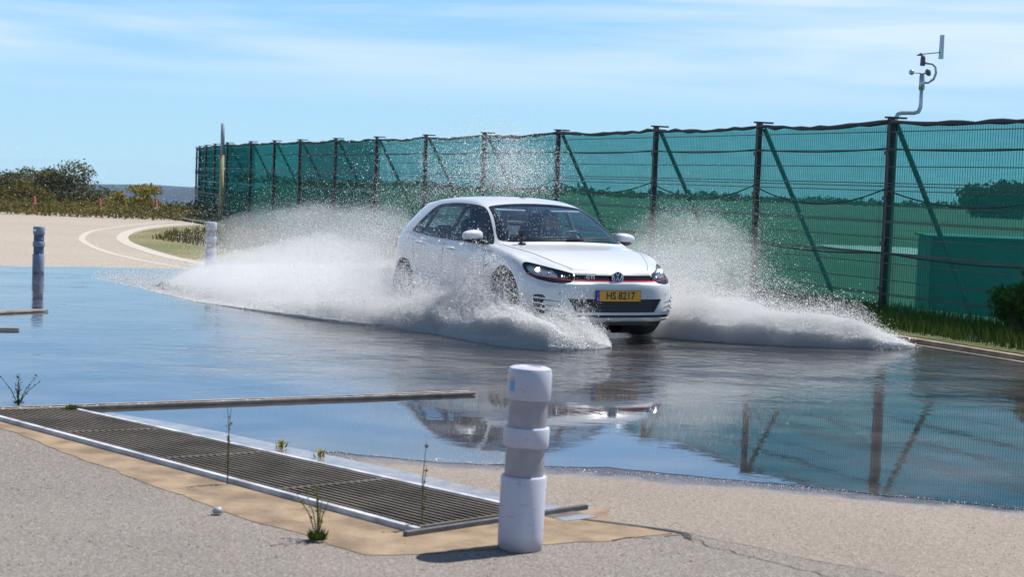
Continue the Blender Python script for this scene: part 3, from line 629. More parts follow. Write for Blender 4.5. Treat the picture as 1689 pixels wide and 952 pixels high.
# ------------------------------------------------------------------ bollards and cones
def grime(m):
    n = m.node_tree.nodes; l = m.node_tree.links; p = n['Principled BSDF']; src = p.inputs['Base Color'].links[0].from_socket
    tcn = n.new('ShaderNodeTexCoord'); mp_ = n.new('ShaderNodeMapping'); mp_.inputs['Scale'].default_value = (14, 14, 60); l.new(tcn.outputs['Object'], mp_.inputs[0])
    a = n.new('ShaderNodeTexNoise'); a.inputs['Scale'].default_value = 1; a.inputs['Detail'].default_value = 6; l.new(mp_.outputs[0], a.inputs['Vector'])
    r_ = n.new('ShaderNodeMapRange'); r_.inputs[1].default_value = .60; r_.inputs[2].default_value = .72; r_.inputs[4].default_value = .55; l.new(a.outputs['Fac'], r_.inputs[0])
    sp = n.new('ShaderNodeSeparateXYZ'); l.new(tcn.outputs['Object'], sp.inputs[0]); z_ = n.new('ShaderNodeMapRange'); z_.inputs[1].default_value = .07; z_.inputs[2].default_value = .0; z_.inputs[4].default_value = .6; l.new(sp.outputs[2], z_.inputs[0])
    q = n.new('ShaderNodeMath'); q.operation = 'MAXIMUM'; l.new(r_.outputs[0], q.inputs[0]); l.new(z_.outputs[0], q.inputs[1])
    x = n.new('ShaderNodeMix'); x.data_type = 'RGBA'; x.inputs[7].default_value = (.20, .17, .15, 1); l.new(q.outputs[0], x.inputs[0]); l.new(src, x.inputs[6]); l.new(x.outputs[2], p.inputs['Base Color'])
grime(M['white_plastic'])
def bollard(label, loc, rz=0, sc=1., detail=True, ma='white_plastic', mb_='lav_plastic'):
    t = thing('bollard', label, 'bollard', loc, rz, 'banded white plastic bollards')
    def ring(name, prof, m): return MB().lathe([(r*sc, z*sc) for r, z in prof], 40).build(name, m, t, smooth=False)
    def sm(o):
        me = o.data; me.polygons.foreach_set('use_smooth', [True]*len(me.polygons)); 
        me.set_sharp_from_angle(angle=R(35)); return o
    sm(ring('base_sleeve', [(.090, 0), (.097, .01), (.099, .05), (.1005, .318), (.097, .326), (.080, .330)], M[ma]))
    sm(ring('lower_band', [(.086, .33), (.086, .456)], M[mb_]))
    sm(ring('middle_collar', [(.086, .452), (.098, .456), (.1005, .462), (.1005, .534), (.098, .540), (.086, .543)], M[ma]))
    sm(ring('upper_band', [(.086, .543), (.086, .662)], M[mb_]))
    tp = sm(ring('cap', [(.086, .660), (.094, .663), (.0965, .668), (.0965, .782), (.090, .798), (.075, .804), (.05, .806), (.045, .800), (.004, .801)], M[ma]))
    if detail:
        v = []; 
        for k in range(5):
            a = R(-152+k*5); v += [(.0972*cos(a), .0972*sin(a), .70), (.0972*cos(a), .0972*sin(a), .745)]
        MB().add(v, [(2*k, 2*k+2, 2*k+3, 2*k+1) for k in range(4)]).build('sticker', M['sticker_blue'], tp)
        v2 = [(x, y, z+.030 if i % 2 else z+.046) for i, (x, y, z) in enumerate(v)]
        v2 = [(x, y, .746 if i % 2 == 0 else .762) for i, (x, y, z) in enumerate(v)]
        MB().add(v2, [(2*k, 2*k+2, 2*k+3, 2*k+1) for k in range(4)]).build('sticker', M['sticker_orange'], tp)
    return t
M['sticker_blue'] = mat('sticker_blue', (.12, .3, .65), .4); M['sticker_orange'] = mat('sticker_orange', (.55, .33, .2), .4)
M['shaded_plastic'] = mat('shaded_plastic', (.17, .22, .30), .45, vscale=8, col2=(.24, .30, .38)); M['shaded_band'] = mat('shaded_band', (.07, .11, .19), .4)  # shade on the far bollard, put into a darker bluish plastic
b1 = bollard('large white bollard with two grey bands in the right foreground by the grating', (*G(857, 906), 0), 0); b1.rotation_euler = (0, R(1.2), 0)
bollard('small bollard, tinted bluish as if in shade, standing in the far left water', (*G(63, 451), 0), 0, .88, False, 'shaded_plastic', 'shaded_band')
bollard('pale bollard at the left end of the spray beside the grass of the bend', (*G(347, 440), 0), 0, .95, False)
for px, lab in ((57, 'red cone at the road edge nearest the left border'), (165, 'middle red cone at the far road edge'), (258, 'red cone at the far road edge below the yellow shrub')):
    Y = 58.5 if px > 100 else 57.5; x = place(px, Y); t = thing('traffic_cone', lab, 'cone', (x, Y, drop(x, Y)+.25 if px > 400 else .0), 0, 'red cones along the far road edge')
    MB().lathe([(.12, .03), (.10, .05), (.04, .58), (.028, .60)], 16).build('cone_body', M['cone'], t, smooth=True); MB().box((0, 0, .015), (.36, .36, .03)).build('foot', M['cone'], t, bevel=.005)
    MB().lathe([(.086, .22), (.068, .36)], 16, cap=False).build('band', M['line'], t)

# ------------------------------------------------------------------ car
TH = R(26.6)
car = thing('car', 'white five-door hatchback ploughing head-on through standing water with headlights lit', 'car', (.69, 17.95, 0), TH-pi/2)
LOW = [(0, .20), (.65, .20), (.845, .225), (.893, .46)]
ST = [
 (.862, 0, [(0, .44), (.01, .44), (.02, .445), (.025, .45), (.02, .46), (.015, .465), (.012, .47), (.01, .47), (.007, .47), (.003, .47), (0, .47)]),
 (.859, .12, [(0, .31), (.25, .31), (.44, .33), (.50, .42), (.49, .54), (.44, .600), (.36, .612), (.26, .615), (.17, .617), (.08, .618), (0, .618)]),
 (.850, .24, [(0, .265), (.45, .265), (.67, .29), (.73, .42), (.71, .56), (.61, .634), (.50, .638), (.38, .64), (.25, .642), (.12, .643), (0, .643)]),
 (.795, .30, [(0, .245), (.55, .245), (.775, .27), (.82, .42), (.805, .60), (.725, .69), (.59, .708), (.44, .718), (.30, .724), (.15, .728), (0, .730)]),
 (.70, .34, [(0, .235), (.6, .235), (.815, .25), (.868, .43), (.855, .64), (.785, .742), (.64, .768), (.47, .782), (.32, .788), (.16, .792), (0, .794)]),
 (.52, .24, [(0, .21), (.6, .21), (.83, .23), (.888, .44), (.875, .68), (.808, .792), (.69, .815), (.56, .836), (.37, .845), (.18, .852), (0, .855)]),
 (.25, .10, LOW+[(.886, .74), (.832, .857), (.745, .872), (.62, .897), (.42, .906), (.22, .912), (0, .915)]),
 (-.05, .03, LOW+[(.887, .79), (.833, .90), (.765, .915), (.66, .937), (.44, .948), (.23, .954), (0, .957)]),
 (-.20, .10, LOW+[(.888, .81), (.835, .92), (.785, .940), (.72, .962), (.52, .975), (.27, .983), (0, .987)]),
 (-.32, .13, LOW+[(.888, .82), (.838, .93), (.79, .965), (.715, 1.010), (.61, 1.042), (.30, 1.060), (0, 1.066)]),
 (-.70, .16, LOW+[(.889, .838), (.840, .945), (.792, 1.01), (.670, 1.205), (.60, 1.240), (.30, 1.266), (0, 1.272)]),
 (-1.03, .12, LOW+[(.889, .85), (.84, .95), (.79, 1.03), (.625, 1.312), (.562, 1.352), (.28, 1.383), (0, 1.390)]),
 (-1.28, .06, LOW+[(.889, .855), (.84, .955), (.79, 1.04), (.61, 1.358), (.54, 1.400), (.28, 1.432), (0, 1.440)]),
 (-1.7, 0, LOW+[(.889, .865), (.84, .96), (.79, 1.045), (.60, 1.375), (.525, 1.42), (.27, 1.45), (0, 1.457)]),
 (-2.2, 0, LOW+[(.891, .875), (.842, .97), (.79, 1.055), (.595, 1.362), (.515, 1.405), (.27, 1.436), (0, 1.443)]),
 (-2.62, 0, LOW+[(.888, .885), (.838, .98), (.785, 1.065), (.58, 1.325), (.505, 1.366), (.265, 1.394), (0, 1.40)]),
 (-2.90, -.04, [(0, .2), (.62, .2), (.83, .25), (.878, .5), (.872, .87), (.820, .975), (.765, 1.06), (.56, 1.272), (.49, 1.318), (.25, 1.345), (0, 1.352)]),
 (-3.10, -.12, [(0, .22), (.6, .22), (.80, .27), (.855, .5), (.848, .84), (.79, .94), (.735, 1.01), (.615, 1.13), (.53, 1.17), (.26, 1.20), (0, 1.205)]),
 (-3.27, -.22, [(0, .25), (.6, .25), (.77, .29), (.83, .5), (.81, .78), (.755, .87), (.69, .92), (.58, .96), (.47, .98), (.24, .99), (0, .995)]),
 (-3.36, -.25, [(0, .30), (.5, .30), (.70, .34), (.77, .5), (.75, .66), (.68, .74), (.6, .77), (.5, .785), (.4, .79), (.2, .795), (0, .795)]),
 (-3.38, -.1, [(0, .5), (.01, .5), (.02, .5), (.02, .53), (.02, .55), (.02, .56), (.015, .56), (.01, .56), (.01, .56), (.005, .56), (0, .56)]),
]
def cr_interp(P, sub):     # Catmull-Rom (centripetal-ish via chord length) along axis 0
    P = np.asarray(P, float); n = len(P); outp = []
    d = np.linalg.norm((P[1:]-P[:-1]).reshape(n-1, -1), axis=1)/math.sqrt(P[0].size/3); d = np.maximum(d, 1e-4)
    t = np.concatenate([[0], np.cumsum(d**.75)])
    m = np.zeros_like(P)
    for i in range(n):
        if i == 0: m[i] = (P[1]-P[0])/(t[1]-t[0])
        elif i == n-1: m[i] = (P[-1]-P[-2])/(t[-1]-t[-2])
        else:
            a = (P[i]-P[i-1])/(t[i]-t[i-1]); b = (P[i+1]-P[i])/(t[i+1]-t[i]); w1 = t[i+1]-t[i]; w0 = t[i]-t[i-1]
            q = (a*w1+b*w0)/(w0+w1); lim = 3*np.minimum(abs(a), abs(b)); s_ = np.where(a*b > 0, 1, 0)
            m[i] = np.clip(q, -lim, lim)*s_
    for i in range(n-1):
        h = t[i+1]-t[i]
        for k in range(sub):
            u = k/sub; u2 = u*u; u3 = u2*u
            outp.append((2*u3-3*u2+1)*P[i]+(u3-2*u2+u)*h*m[i]+(-2*u3+3*u2)*P[i+1]+(u3-u2)*h*m[i+1])
    outp.append(P[-1]); return np.array(outp)
grid = np.array([[(x-a*(abs(y)/.85)**2.6, y, z) for y, z in sec] for x, a, sec in ST])      # stations x 11 x 3
sect = np.transpose(cr_interp(np.transpose(grid, (1, 0, 2)), 6), (1, 0, 2))                  # refine round the section
sect = cr_interp(sect, 8)                                                                    # refine along the car
NS, NP = sect.shape[:2]
mir = sect[:, ::-1][:, 1:-1].copy(); mir[:, :, 1] *= -1
ring = np.concatenate([sect, mir], 1); NR = ring.shape[1]
bv = ring.reshape(-1, 3); bf = [(i*NR+j, (i+1)*NR+j, (i+1)*NR+(j+1) % NR, i*NR+(j+1) % NR) for i in range(NS-1) for j in range(NR)]
bmx = bmesh.new(); vs = [bmx.verts.new(p) for p in bv]
for q in bf: bmx.faces.new([vs[i] for i in q])
bmx.faces.new([vs[j] for j in range(NR)]); bmx.faces.new([vs[(NS-1)*NR+j] for j in range(NR)])
bmesh.ops.remove_doubles(bmx, verts=bmx.verts, dist=.0008); bmesh.ops.recalc_face_normals(bmx, faces=bmx.faces)
bvh = BVHTree.FromBMesh(bmx)
def chaikin(p, n=2, closed=True):
    for _ in range(n):
        q = []
        for i in range(len(p)):
            a, b = p[i], p[(i+1) % len(p)]; q += [(a[0]*.75+b[0]*.25, a[1]*.75+b[1]*.25), (a[0]*.25+b[0]*.75, a[1]*.25+b[1]*.75)]
        p = q
    return p
def inpoly(x, y, p):
    c = False; j = len(p)-1
    for i in range(len(p)):
        if (p[i][1] > y) != (p[j][1] > y) and x < (p[j][0]-p[i][0])*(y-p[i][1])/(p[j][1]-p[i][1])+p[i][0]: c = not c
        j = i
    return c
def cast(axis, a, b):           # axis '+x': seen from the front (a=y, b=z); '+y'/'-y': seen from a side (a=x, b=z); '+z': from above; '-x' from behind
    if axis == '+x': o, d = Vector((3, a, b)), Vector((-1, 0, 0))
    elif axis == '-x': o, d = Vector((-5, a, b)), Vector((1, 0, 0))
    elif axis == '+z': o, d = Vector((a, b, 3)), Vector((0, 0, -1))
    else:
        s = 1 if axis == '+y' else -1; o, d = Vector((a, 3*s, b)), Vector((0, -s, 0))
    h = bvh.ray_cast(o, d); return (h[0], h[1]) if h[0] is not None else (None, None)
def patch(name, m, parent, axis, poly, off=.003, thick=.004, holes=(), res=.02, smooth=2, smooth_holes=2, sink=0, fit=0):
    poly = chaikin(poly, smooth) if smooth else list(poly); holes = [chaikin(h, smooth_holes) if smooth_holes else list(h) for h in holes]
    def dens(p):
        q = []
        for i in range(len(p)):
            a, b = Vector(p[i]), Vector(p[(i+1) % len(p)]); k = max(1, int((b-a).length/res)); q += [tuple(a.lerp(b, j/k)) for j in range(k)]
        return q
    loops = [dens(poly)]+[dens(h) for h in holes]; pts = []; edges = []
    for lp_ in loops:
        n0 = len(pts); pts += lp_; edges += [(n0+i, n0+(i+1) % len(lp_)) for i in range(len(lp_))]
    xs_ = [p[0] for p in poly]; ys_ = [p[1] for p in poly]
    gx = np.arange(min(xs_)+res/2, max(xs_), res); gy = np.arange(min(ys_)+res/2, max(ys_), res)
    for x in gx:
        for y in gy:
            if inpoly(x, y, poly) and not any(inpoly(x, y, h) for h in holes): pts.append((x, y))
    v2, _, fc, _, _, _ = geometry.delaunay_2d_cdt([Vector(p) for p in pts], edges, [], 0, 1e-6)
    P3 = []; N3 = []
    for p in v2:
        h, nn = cast(axis, p[0], p[1]); P3.append(h); N3.append(nn)
    if fit:
        ok = [i for i in range(len(v2)) if P3[i] is not None]; ax0 = 0 if axis[1] == 'x' else 1
        A_ = lambda a, b: [a**p*b**q for p in range(fit+1) for q in range(fit+1-p)]
        sy = 1 if axis[1] == 'x' else 0
        cen = (0, 1.2) if sy else (-1.5, 1.15)
        mt = np.array([A_(v2[i][0]-cen[0], v2[i][1]-cen[1]) for i in ok]); rhs = np.array([P3[i][ax0] for i in ok]); cf = np.linalg.lstsq(mt, rhs, rcond=None)[0]; vals = mt@cf
        for i, val in zip(ok, vals): P3[i] = P3[i].copy(); P3[i][ax0] = val
    tri = []
    for f in fc:
        cx = sum(v2[i][0] for i in f)/len(f); cy = sum(v2[i][1] for i in f)/len(f)
        if inpoly(cx, cy, poly) and not any(inpoly(cx, cy, h) for h in holes) and all(P3[i] is not None for i in f): tri.append(list(f))
    used = sorted(set(i for f in tri for i in f)); mp_ = {k: i for i, k in enumerate(used)}
    bm = bmesh.new(); sk = Vector({'+x': (-1, 0, 0), '-x': (1, 0, 0), '+y': (0, -1, 0), '-y': (0, 1, 0), '+z': (0, 0, -1)}[axis])*sink
    top = [bm.verts.new(P3[i]+N3[i]*off+sk) for i in used]; bot = [bm.verts.new(P3[i]+N3[i]*(off-thick)+sk) for i in used] if thick else []
    cnt = {}
    for f in tri:
        g_ = [mp_[i] for i in f]
        nrm = (top[g_[1]].co-top[g_[0]].co).cross(top[g_[2]].co-top[g_[0]].co)
        if nrm.dot(N3[f[0]]) < 0: g_ = g_[::-1]
        try:
            bm.faces.new([top[i] for i in g_]).smooth = True
            if thick: bm.faces.new([bot[i] for i in g_[::-1]]).smooth = True
        except ValueError: continue
        for i in range(len(g_)):
            e = (g_[i], g_[(i+1) % len(g_)]); cnt[e] = 1
    for (a, b) in (list(cnt) if thick else []):
        if (b, a) not in cnt:
            try: bm.faces.new([top[b], top[a], bot[a], bot[b]])
            except ValueError: pass
    me = bpy.data.meshes.new(name); bm.to_mesh(me); bm.free(); me.set_sharp_from_angle(angle=R(50))
    return link(name, me, m, parent)
def shift(p, s): return [(s*a, b) for a, b in p]
# outlines
DLO_F = [(-.52, .968), (-.68, 1.085), (-.88, 1.215), (-1.06, 1.292), (-1.22, 1.322), (-1.42, 1.334), (-1.445, 1.30), (-1.475, 1.02), (-1.475, .985), (-1.0, .978)]
DLO_R = [(-1.56, .985), (-1.53, 1.30), (-1.54, 1.340), (-1.9, 1.337), (-2.16, 1.322), (-2.22, 1.30), (-2.24, 1.03), (-2.23, 1.0)]
DLO_Q = [(-2.285, 1.005), (-2.275, 1.30), (-2.33, 1.292), (-2.39, 1.22), (-2.49, 1.09), (-2.505, 1.045), (-2.45, 1.022)]
DLO_ALL = [(-.40, .943), (-.46, .985), (-.62, 1.10), (-.82, 1.235), (-1.03, 1.328), (-1.22, 1.356), (-1.6, 1.368), (-1.95, 1.360), (-2.25, 1.337), (-2.36, 1.290), (-2.46, 1.20), (-2.56, 1.075), (-2.565, 1.02), (-2.48, 1.000), (-2.0, .970), (-1.2, .952)]
WS = [(-.70, 1.000), (-.37, 1.016), (0, 1.022), (.37, 1.016), (.70, 1.000), (.685, 1.03), (.565, 1.310), (.535, 1.342), (.27, 1.370), (0, 1.377), (-.27, 1.370), (-.535, 1.342), (-.565, 1.310), (-.685, 1.03)]
WT = [(-.745, .982), (-.38, 1.000), (0, 1.005), (.38, 1.000), (.745, .982), (.73, 1.03), (.597, 1.318), (.56, 1.353), (.28, 1.384), (0, 1.391), (-.28, 1.384), (-.56, 1.353), (-.597, 1.318), (-.73, 1.03)]
RW = [(-.60, 1.05), (0, 1.04), (.60, 1.05), (.58, 1.09), (.50, 1.26), (.46, 1.29), (0, 1.30), (-.46, 1.29), (-.50, 1.26), (-.58, 1.09)]
UG = [(-.475, .648), (.475, .648), (.44, .715), (-.44, .715)]
LG = [(-.545, .472), (.545, .472), (.46, .335), (-.46, .335)]
HL = [(.485, .638), (.440, .716), (.53, .742), (.63, .770), (.72, .800), (.785, .815), (.818, .79), (.825, .73), (.80, .662), (.71, .630), (.60, .620)]
# thick shell with openings cut out
def solid(pts3a, pts3b):
    n = len(pts3a); me = bpy.data.meshes.new('cut'); me.from_pydata(list(pts3a)+list(pts3b), [], [tuple(range(n)), tuple(range(n, 2*n))[::-1]]+[(i, i+n, (i+1) % n+n, (i+1) % n) for i in range(n)])
    bm = bmesh.new(); bm.from_mesh(me); bmesh.ops.recalc_face_normals(bm, faces=bm.faces); bm.to_mesh(me); bm.free(); return me
def sideprism(p, y0, y1): return solid([(x, y0, z) for x, z in p], [(x, y1, z) for x, z in p])
def frontprism(p, x0, x1): return solid([(x0, y, z) for y, z in p], [(x1, y, z) for y, z in p])
cuts = []
for s in (-1, 1):
    for p in (DLO_F, DLO_R, DLO_Q): cuts.append(sideprism(chaikin(p, 2), .45*s, 1.2*s))
    for wx in (0, -2.631):
        mb = MB(); mb.lathe([(.352, .62*s), (.352, 1.2*s)], 48, (wx, 0, .405 if wx == 0 else .345), 'Y'); me = bpy.data.meshes.new('cut'); me.from_pydata(mb.v, [], mb.f)
        bm = bmesh.new(); bm.from_mesh(me); bmesh.ops.recalc_face_normals(bm, faces=bm.faces); bm.to_mesh(me); bm.free(); cuts.append(me)
cuts.append(frontprism(chaikin(WS, 2), -1.22, .3)); cuts.append(frontprism(chaikin(RW, 2), -4, -2.9))
cuts.append(frontprism(LG, .55, 1.2)); cuts.append(frontprism(UG, .55, 1.2))
for s in (-1, 1): cuts.append(frontprism(chaikin(shift(HL, s), 1), .12, 1.2))
inner = [v.co-v.normal*.022 for v in bmx.verts]
me = bpy.data.meshes.new('shell'); bmx.to_mesh(me)
nv = len(me.vertices); base_f = [tuple(p.vertices) for p in me.polygons]; base_v = [tuple(v.co) for v in me.vertices]
me2 = bpy.data.meshes.new('shell2'); me2.from_pydata(base_v+[tuple(p) for p in inner], [], base_f+[tuple(i+nv for i in f[::-1]) for f in base_f])
body = link('body', me2, M['paint'], car)
tmp = []
for c_ in cuts:
    o = bpy.data.objects.new('cut', c_); C.objects.link(o); o.parent = car; tmp.append(o)
    md = body.modifiers.new('b', 'BOOLEAN'); md.operation = 'DIFFERENCE'; md.object = o; md.solver = 'EXACT'
bpy.context.view_layer.update()
dgp = bpy.context.evaluated_depsgraph_get(); nm = bpy.data.meshes.new_from_object(body.evaluated_get(dgp)); body.modifiers.clear(); body.data = nm
for o in tmp: bpy.data.objects.remove(o)
nm.polygons.foreach_set('use_smooth', [True]*len(nm.polygons)); nm.set_sharp_from_angle(angle=R(38))
if not nm.materials: nm.materials.append(M['paint'])
# glazing and trims
for s, ax in ((-1, '-y'), (1, '+y')):
    patch('window_trim', M['blk'], car, ax, DLO_ALL, .0025, .005, holes=[DLO_F, DLO_R, DLO_Q])
    patch('side_window', M['glass_side'], car, ax, DLO_F, -.006, 0, fit=2); patch('side_window', M['glass_side'], car, ax, DLO_R, -.006, 0, fit=2); patch('side_window', M['glass_side'], car, ax, DLO_Q, -.006, 0, fit=1)
    # door shut lines: narrow dark strips following the panel gaps
    def line(name, pts, wd, m=M['seam'], off=.0012, par=None):
        L_ = [Vector(p) for p in pts]; up = []; dn = []
        for i, p in enumerate(L_):
            d = (L_[min(i+1, len(L_)-1)]-L_[max(i-1, 0)]).normalized(); q = Vector((-d.y, d.x))*wd/2; up.append(tuple(p+q)); dn.append(tuple(p-q))
        return patch(name, m, par or car, ax, up+dn[::-1], off, .003, smooth=0, res=.03)
    line('door_gap', [(-.47, .925), (-.455, .80), (-.45, .60), (-.47, .40), (-.51, .30)], .006)
    line('door_gap', [(-1.515, .945), (-1.54, .70), (-1.54, .30)], .006)
    line('door_gap', [(-2.28, .965), (-2.38, .85), (-2.30, .68), (-2.20, .52), (-2.16, .33)], .006)
    line('door_gap', [(-.51, .30), (-1.3, .285), (-2.16, .30)], .006)
    patch('side_skirt', M['blkm'], car, ax, [(-.40, .20), (-.40, .235), (-2.2, .235), (-2.2, .20)], .006, .01, smooth=0)
    dr = [patch('door', M['paint'], car, ax, [(-.476, .918), (-.461, .80), (-.456, .60), (-.476, .40), (-.514, .306), (-1.3, .292), (-1.534, .294), (-1.534, .70), (-1.510, .938), (-1.0, .932)], .0022, .003, smooth=0, res=.04),
          patch('door', M['paint'], car, ax, [(-1.522, .940), (-1.546, .70), (-1.546, .294), (-2.155, .306), (-2.192, .52), (-2.292, .68), (-2.372, .85), (-2.276, .955), (-2.0, .953)], .0022, .003, smooth=0, res=.04)]
    # door handles
    for hx, hz in ((-1.31, .868), (-2.18, .893)):
        h, nn = cast(ax, hx, hz); mb = MB(); mb.tube([(h.x+.085, h.y+nn.y*.004, hz), (h.x+.06, h.y+nn.y*.034, hz+.002), (h.x-.06, h.y+nn.y*.036, hz+.004), (h.x-.09, h.y+nn.y*.004, hz+.004)], [.014, .016, .016, .014], 8)
        hd = mb.build('door_handle', M['paint'], dr[0] if hx > -2 else dr[1], smooth=True)
        patch('handle_cup', M['seam'], dr[0] if hx > -2 else dr[1], ax, [(hx-.07, hz-.012), (hx+.06, hz-.012), (hx+.06, hz+.014), (hx-.07, hz+.014)], .0035, .002)
    # mirror
    mv = []; mf = []
    cpt = Vector((-.66, s*.940, 1.030)); K1, K2 = 14, 20
    for i in range(K1+1):
        ph = pi*i/K1
        for j in range(K2):
            th_ = 2*pi*j/K2; x = cos(th_)*sin(ph); y = cos(ph); z = sin(th_)*sin(ph)
            sgn = lambda q, e: math.copysign(abs(q)**e, q)
            X_ = sgn(x, .8)*(.085 if x > 0 else .035); Z_ = sgn(z, .75)*(.068 if z > 0 else .058); Y_ = sgn(y, .8)*.118
            Z_ *= 1-.22*(s*y); mv.append((cpt.x+X_, cpt.y+Y_, cpt.z+Z_+.012*s*y*0))
    mf = [(i*K2+j, i*K2+(j+1) % K2, (i+1)*K2+(j+1) % K2, (i+1)*K2+j) for i in range(K1) for j in range(K2)]
    mb = MB().add(mv, mf); mo = mb.build('mirror', M['paint'], car, smooth=True)
    bm = bmesh.new(); bm.from_mesh(mo.data); bmesh.ops.remove_doubles(bm, verts=bm.verts, dist=.0005); bmesh.ops.recalc_face_normals(bm, faces=bm.faces); bm.to_mesh(mo.data); bm.free()
    mo.data.materials.append(M['blk'])
    for p_ in mo.data.polygons:
        if p_.center.z < 1.000: p_.material_index = 1
    MB().tube([(-.56, s*.81, .965), (-.60, s*.85, .970), (-.64, s*.90, .975), (-.65, s*1.02, .985)], [.026, .024, .030, .012], 10).build('mirror_arm', M['blkm'], mo, smooth=True)
    gm = MB(); gm.box((-.702, s*.940, 1.030), (.004, .17, .085)); gm.build('mirror_glass', M['chrome'], mo, bevel=.0015)
    # dark triangle at mirror root
    # headlight
    hp = shift(HL, s)
    hl = patch('headlight', M['blk'], car, '+x', hp, .0, .003, sink=.055, smooth=1, res=.015)
    wall = patch('lamp_rim', M['blk'], hl, '+x', [(y*1.0, z) for y, z in hp], .002, .03, holes=[[(y+(s*.655-y)*.055, z+(.705-z)*.10) for y, z in hp]], smooth=1, smooth_holes=1, res=.015)
    patch('lamp_glass', M['lens'], hl, '+x', [(y+(s*.655-y)*.02, z+(.705-z)*.03) for y, z in hp], -.001, 0, smooth=1, res=.015)
    patch('lamp_reflector', M['reflector'], hl, '+x', shift([(.585, .675), (.60, .735), (.70, .770), (.775, .785), (.795, .74), (.775, .690), (.69, .678)], s), 0, .003, sink=.046, smooth=1, res=.015)
    def reds(off, y0, y1, za, zb, m, name, wd=.006):
        n_ = 9; q = [(s*(y0+(y1-y0)*i/n_), za+(zb-za)*i/n_) for i in range(n_+1)]
        return patch(name, m, hl, '+x', [(a, b+wd/2) for a, b in q]+[(a, b-wd/2) for a, b in q[::-1]], off, .004, smooth=0, res=.02)
    reds(.004, .485, .825, .652, .690, M['red'], 'red_line', .0045)
    for (yy, zz, rr_, lit) in ((.720, .735, .024, True), (.635, .712, .024, False)):
        h, nn = cast('+x', s*yy, zz)
        if h is None: continue
        bx = h.x-.075; pj = MB(); pj.lathe([(rr_*1.35, .004), (rr_*1.25, -.004), (rr_*1.02, -.012)], 24, (bx+.02, s*yy, zz), 'X', cap=False); pj.build('lamp_bezel', M['chrome'], hl, smooth=True)
        mb = MB(); mb.lathe([(rr_, -.005), (rr_*.92, .010), (rr_*.7, .020), (rr_*.35, .026), (.001, .028)], 24, (bx+.004, s*yy, zz), 'X'); mb.build('lamp_projector', M['lamp'] if lit else M['chrome'], hl, smooth=True)
    for k in range(4):
        yy = .555-.02*k; h, nn = cast('+x', s*yy, .70-.006*k); mb = MB(); mb.box((h.x-.03, s*yy, .692-.006*k), (.01, .010, .022)); mb.build('lamp_led', M['drl'] if k == 0 else M['chrome'], hl)
    # side air intakes with fins
    vp = shift([(.735, .50), (.800, .505), (.812, .46), (.795, .34), (.745, .305), (.725, .33), (.745, .42)], s)
    si = patch('side_intake', M['blk'], car, '+x', vp, .003, .006, smooth=1, res=.015)
    for k in range(3):
        z0 = .335+.052*k; y0 = .585+.012*k; q = [(s*(y0+.17*i/8), z0+.010*i/8) for i in range(9)]
        patch('intake_slot', M['blk'], si, '+x', [(a, b+.002+.004*i/8) for i, (a, b) in enumerate(q)]+[(a, b-.002) for a, b in q[::-1]], .003, .004, smooth=0)
        z1 = z0+.022; q = [(s*(y0+.09+.16*i/8), z1+.012*i/8) for i in range(9)]
        patch('intake_fin', M['paint'], si, '+x', [(a, b+.0075) for a, b in q]+[(a, b-.0065) for a, b in q[::-1]], .012, .012, smooth=0)
    # tail lamp wraps round the corner
    patch('tail_lamp', M['redlamp'], car, ax, [(-2.94, .80), (-2.95, .92), (-3.04, .945), (-3.14, .93), (-3.19, .84), (-3.12, .80)], .006, .01)
    # sensors
    for yy, zz in ((.36, .50), (.62, .52)):
        patch('parking_sensor', M['galv'], car, '+x', [(s*yy+.011*cos(t_), zz+.011*sin(t_)) for t_ in np.linspace(0, 2*pi, 12, endpoint=False)], .002, .003, smooth=0, res=.01)
    # fender badge
    patch('fender_badge', M['red'], car, ax, [(-.36, .725), (-.43, .728), (-.43, .740), (-.36, .737)], .003, .004, smooth=0)
patch('windscreen_trim', M['blk'], car, '+x', WT, .0025, .005, holes=[WS])
wsn = patch('windscreen', M['glass'], car, '+x', WS, -.005, 0, fit=4)
patch('rear_window', M['glass'], car, '-x', RW, -.005, 0, fit=3)
# bonnet shut lines and creases
for s in (-1, 1):
    q = [(.685, s*.445), (.62, s*.48), (.50, s*.545), (.32, s*.615), (.10, s*.68), (-.12, s*.725), (-.30, s*.75)]
    L_ = [Vector(p) for p in q]; up = [tuple(p+Vector((0, .003))) for p in L_]; dn = [tuple(p-Vector((0, .003))) for p in L_]
    patch('bonnet_gap', M['seam'], car, '+z', up+dn[::-1], .001, .003, smooth=0, res=.03)
hp2 = [(.30, .611), (.10, .676), (-.12, .721), (-.24, .740)]
def fxs(y, z): h_, n__ = cast('+x', y, z); return h_.x
fr = [(fxs(y, .757)-.004, y) for y in np.linspace(-.435, .435, 15)]
rim = [(.61, .482), (.50, .541)]+hp2
cw = [(-.235+.06*(1-(y/.74)**2), y) for y in np.linspace(.66, -.66, 11)]
patch('bonnet', M['paint'], car, '+z', [tuple(map(float, p)) for p in fr+rim+cw+[(x, -y) for x, y in rim[::-1]]], .0022, .003, smooth=0, res=.04)
q = [(-.44+.88*i/12, .7215+.006*(1-abs(i/6-1))) for i in range(13)]
patch('bonnet_gap', M['seam'], car, '+x', [(a, b+.0028) for a, b in q]+[(a, b-.0028) for a, b in q[::-1]], .001, .003, smooth=0)
